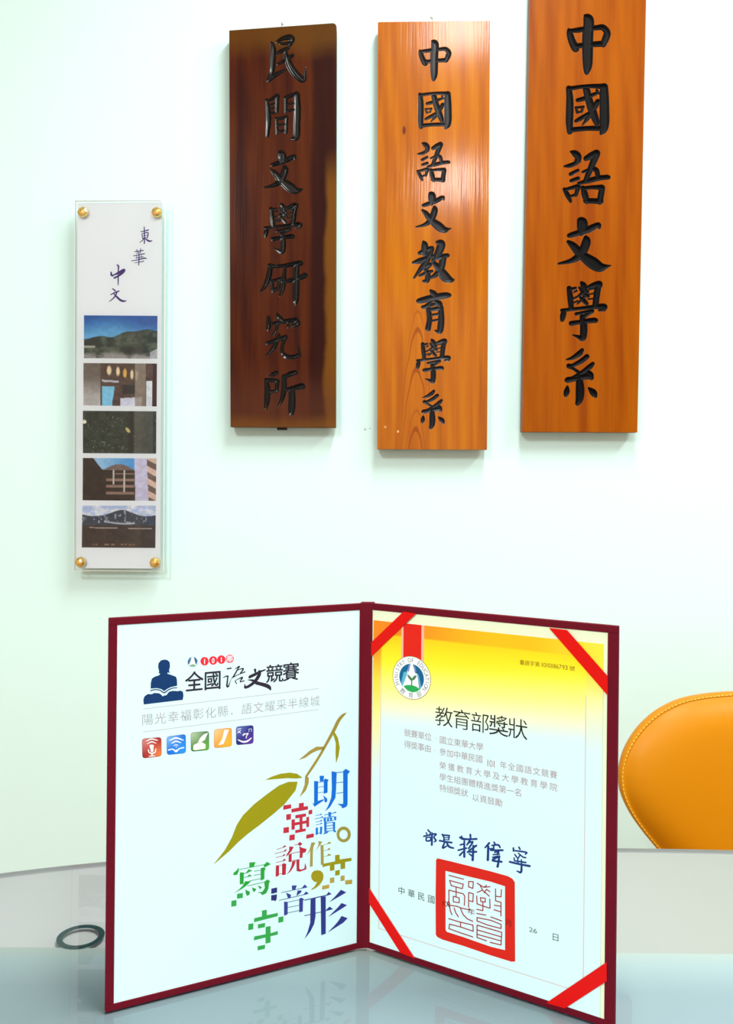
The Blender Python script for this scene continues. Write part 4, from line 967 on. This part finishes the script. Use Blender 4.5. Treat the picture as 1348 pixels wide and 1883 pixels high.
for tx, tl, br in (('競賽單位', (745, 1341), (794, 1361)), ('國立東華大學', (810, 1353.5), (889, 1380)), ('得獎事由', (745, 1362), (793.5, 1382.5)), ('參加中華民國', (810, 1375), (888, 1403)),
                   ('101', (896, 1397), (912, 1409)), ('年全國語文競賽', (921, 1399), (1025, 1432)), ('榮獲教育大學及大學教育學院', (810, 1398), (1025, 1457)), ('學生組團體精進獎第一名', (810, 1420), (960, 1466)),
                   ('特頒獎狀', (810, 1441.5), (861, 1465)), ('以資鼓勵', (870, 1458.5), (924, 1483))):
    m1 = MB(); type_line('', tx, tl, br, FR, ZT, None, None, off=0, mb=m1, h=13.2)
    m1.build('certificate_line', I(PK), sheet)
for (u, v) in ((802, 1357), (801, 1379)): ppx('certificate_line', disc_px(u, v, .8, .8, 8), PK, ZT, FR, sheet)
for tx, tl, br in (('臺語字第', (957, 1213), (993, 1226)), ('1010186793', (996, 1217), (1045, 1231.5)), ('號', (1048.5, 1224), (1057.5, 1233.5))):
    type_line('serial_number', tx, tl, br, FR, ZT, I((126, 112, 10)), sheet, off=0.006)
# signature
bp('signature', "110,92,12 125,112,16; 65,165,15 108,155,14 152,148,14; 92,125,11 102,150,12; 142,120,12 128,150,12; 92,178,13 94,215,14 136,212,14 138,176,13 92,180,12; 165,140,14 202,142,16 178,175,13 200,212,16 178,230,8; 158,130,15 154,262,18; 272,145,15 290,178,14 290,225,15; 282,150,14 350,158,16; 350,158,14 345,205,12; 292,178,9 342,182,9; 290,202,9 342,205,9; 243,215,16 300,225,16 378,236,16; 300,232,14 278,295,18 335,268,10; 320,235,14 350,282,18 398,298,14; 470,178,16 510,195,20 580,198,16 658,195,18; 488,165,14 505,200,14; 588,148,18 592,200,14; 520,220,16 520,395,20; 475,262,14 520,250,15; 452,322,15 545,298,15; 470,378,18 510,335,12; 582,212,18 550,262,14; 560,242,13 615,228,16 570,302,16; 655,270,18 590,315,16 555,345,14; 560,340,15 655,340,18; 622,270,17 618,360,20 614,432,22; 575,362,13 600,382,14; 800,242,19 755,292,14; 790,280,20 785,430,22; 795,306,13 845,302,12; 855,232,15 872,262,14; 830,268,13 900,262,17 922,290,15; 850,270,15 852,320,15; 818,322,15 952,322,18; 862,345,14 905,335,18 890,368,15; 845,372,12 915,365,13; 838,402,13 905,392,18 838,435,18 940,452,18; 915,390,18 905,450,19 895,505,22; 1135,288,15 1148,312,14; 1072,298,16 1074,332,13; 1080,325,13 1215,345,16 1208,368,12; 1088,368,12 1112,402,13; 1128,355,11 1180,398,13 1212,405,13; 1150,372,12 1120,422,13; 1080,408,12 1085,440,12; 1085,440,13 1212,460,15; 1122,428,11 1126,470,12; 1162,428,11 1165,475,12; 1032,452,18 1140,478,18 1255,500,20; 1165,490,17 1158,568,20 1112,556,10", (770, 1510, 6.127), (20, 54, 122), ZT, FR, sheet, 'blue brushed signature', wk=1.3)
# seal
SE = (790, 1560, 7.929)
def pts_of(t): return [(SE[0]+float(a.split(',')[0])/SE[2], SE[1]+float(a.split(',')[1])/SE[2]) for a in t.split()]
ol = pts_of("103,160 125,138 300,178 620,258 900,328 1150,398 1215,435 1250,485 1252,900 1255,1640 1200,1642 900,1550 500,1412 200,1322 122,1284 99,1250 96,700")
il_ = pts_of("240,320 600,408 900,478 1108,545 1108,1475 900,1425 500,1285 258,1208 242,1180")
link('red_seal', curve_mesh('red_seal', [FR.pts(ol), FR.pts(il_)], ZT+1e-5), I((206, 32, 18)), sheet, 'square red seal')
ln = "290,385 505,442; 300,460 500,515 485,580 325,535 300,460; 395,560 395,690; 290,785 290,600 500,655 520,690 515,825; 355,690 440,715 440,785 355,770 355,690; 578,475 645,478 640,575 578,555 578,475; 578,635 645,655 640,770 590,755; 578,635 578,850; 700,500 800,560 890,550; 740,520 780,600 700,635; 780,600 880,690; 800,560 840,530; 800,640 840,590 890,625; 695,685 700,800 780,830 890,865 885,730; 750,710 820,720 820,775 755,765 750,710; 785,770 785,900 695,880; 970,580 970,755 1050,780 1048,980; 1055,590 1050,700 975,690; 950,820 1040,835; 945,885 1040,915; 300,820 400,835 480,865 600,890; 268,790 285,765 300,790 290,830 268,790; 300,830 310,900 335,960; 365,860 390,930 430,990; 460,870 500,960 560,1020 640,1055; 285,1015 430,1060 640,1110 645,1200 470,1140 300,1095 290,1160 450,1220 640,1282; 460,1065 460,1140; 695,940 830,965; 900,990 1060,1050; 700,1000 900,1040 1050,1100 1050,1160 860,1110 700,1050 700,1000; 700,1110 1060,1215 1050,1400 890,1360; 700,1115 700,1290 840,1340; 705,1180 1050,1280; 705,1245 1050,1340"
sm = MB(); dz = 0
for st in ln.split(';'):
    P = pts_of(st)
    for (xa, ya), (xb, yb) in zip(P[:-1], P[1:]):
        d = math.hypot(xb-xa, yb-ya); ux, uy = (xb-xa)/d*0.5, (yb-ya)/d*0.5; nx, ny = -uy*1.9, ux*1.9
        sm.flat(FR.pts([(xa-ux+nx, ya-uy+ny), (xb+ux+nx, yb+uy+ny), (xb+ux-nx, yb+uy-ny), (xa-ux-nx, ya-uy-ny)]), ZT+dz); dz += 5e-7
sm.build('seal_script', I((150, 40, 50)), sheet, 'thin red seal script')
for tx, tl, br, cl in (('中華民國', (734, 1629), (800, 1661.5), (70, 74, 80)), ('101', (814, 1654), (829, 1668), (96, 20, 20)), ('年', (861, 1668), (874, 1683), (130, 50, 60)), ('月', (931, 1689), (942, 1704), (110, 20, 16)),
                       ('26', (973.5, 1702.5), (989, 1716), (100, 104, 110)), ('日', (1016, 1714), (1029, 1731), (70, 74, 80))):
    type_line('date_line', tx, tl, br, FR, ZT+4e-5, I(cl), sheet, off=0)
# ribbons across the four corners
ZR = ZC+0.0006
def ribbon(px, lb):
    P = FR.pts(px); o = MB().prism(P, ZR, ZR+0.0003).build('corner_ribbon', M_ribbon, folder, lb); place(o, FR)
ribbon([(684.5, 1181), (684.5, 1206.5), (767, 1128), (744, 1124)], 'red satin ribbon across the upper left corner')
ribbon([(1011, 1154), (1044, 1158), (1119, 1243), (1119, 1278)], 'red satin ribbon across the upper right corner')
ribbon([(680.5, 1631), (680.5, 1659), (738, 1750), (765, 1761)], 'red satin ribbon across the lower left corner')
ribbon([(1117, 1767), (1117, 1802), (1040, 1852), (1006, 1842)], 'red satin ribbon across the lower right corner')

# ------------------------------------------------------------------ chair
CD = 1.33
cc = at_depth(1378, 1440, CD)
chair = thing('padded_chair', 'ochre yellow leather chair with a rounded stitched back behind the table', 'chair', (cc.x, CD, 0))
prof = [(1378, 1276.5), (1340, 1277), (1290, 1282), (1250, 1291), (1210, 1310), (1176, 1338), (1152, 1371), (1140, 1402), (1137, 1428), (1141, 1455), (1155, 1487), (1178, 1521), (1210, 1560), (1240, 1592), (1275, 1615), (1320, 1628), (1378, 1632)]
hp = [(at_depth(u, v, CD).x-cc.x, at_depth(u, v, CD).z) for u, v in prof]
half = catmull(hp, 6); x0_ = half[0][0]
half = (half - np.array([[x0_, 0]]))*np.array([[1.022, 1]])
outl = list(half) + [np.array((-p[0], p[1])) for p in half[-2:0:-1]]
outl = np.array(outl); cz = (outl[:, 1].max()+outl[:, 1].min())/2; n = len(outl)
def back_y(x, z): return -0.35*(x**2) + 0.10*(z-cz)      # wraps gently round the sitter, leans back
prof_r = [(0.0, -.030), (0.3, -.030), (.55, -.029), (.70, -.027), (.80, -.023), (.885, -.0165), (.93, -.010), (.953, -.0062), (.962, -.0052), (.975, -.0058), (.99, -.0052), (1.0, -.002), (1.0, .008), (.985, .012), (.9, .018), (.6, .024), (.0, .026)]
V = []; F = []
for s_, dy in prof_r[1:-1]:
    for p in outl:
        x, z = p[0]*s_, cz+(p[1]-cz)*s_
        V.append((x, back_y(x, z)+dy, z))
R_ = len(prof_r)-2
F = [(r_*n+i, r_*n+(i+1) % n, (r_+1)*n+(i+1) % n, (r_+1)*n+i) for r_ in range(R_-1) for i in range(n)]
V.append((0, back_y(0, cz)-.030, cz)); V.append((0, back_y(0, cz)+.026, cz))
F += [(i, len(V)-2, (i+1) % n) for i in range(n)] + [((R_-1)*n+i, (R_-1)*n+(i+1) % n, len(V)-1) for i in range(n)]
bk = link('backrest', pydata('backrest', V, F, True), M_leather, chair, 'rounded padded backrest')
md_ = bk.modifiers.new('sub', 'SUBSURF'); md_.levels = 1; md_.render_levels = 1
# stitching along the rim
ring = np.stack([outl[:, 0]*.978, cz+(outl[:, 1]-cz)*.978], 1)
cl = np.vstack([ring, ring[:1]]); dl = np.hypot(*np.diff(cl, axis=0).T); cu_ = np.concatenate([[0], np.cumsum(dl)]); Ltot = cu_[-1]
st = MB(); k = 0
def rp(s): s = s % Ltot; return Vector((np.interp(s, cu_, cl[:, 0]), 0, np.interp(s, cu_, cl[:, 1])))
while k*0.0062 < Ltot:
    a, b = rp(k*0.0062), rp(k*0.0062+0.0040)
    a.y = back_y(a.x, a.z)-.0064; b.y = back_y(b.x, b.z)-.0064
    st.tube([a, b], 0.0006, 5); k += 1
so = st.build('stitching', M_thread, chair, 'pale yellow stitching'); so['kind'] = 'stuff'
# seat, post and legs
sv = MB(); NS = 40
sp = [(.20, .425), (.225, .432), (.235, .447), (.228, .463), (.205, .474), (.12, .478), (.001, .479)]
Vs = []; 
for r_, z in sp:
    for k in range(NS):
        t = 2*math.pi*k/NS; Vs.append((r_*math.cos(t)*.95, -0.19+r_*math.sin(t)*.88, z))
Fs = [(i*NS+k, i*NS+(k+1) % NS, (i+1)*NS+(k+1) % NS, (i+1)*NS+k) for i in range(len(sp)-1) for k in range(NS)] + [tuple(range(NS))[::-1]]
sv.add(Vs, Fs).build('seat', M_leather, chair, 'round padded seat', True)
MB().tube([(0, .0, .43), (0, .035, .47), (0, .035, .60), (0, .028, .70)], 0.016, 12).build('back_post', M_steel, chair, smooth=True)
for sx_, sy_ in ((-1, -1), (1, -1), (-1, 1), (1, 1)):
    MB().tube([(sx_*.10, -.19+sy_*.09, .43), (sx_*.18, -.19+sy_*.17, .0)], 0.011, 12).build('leg', M_steel, chair, smooth=True)
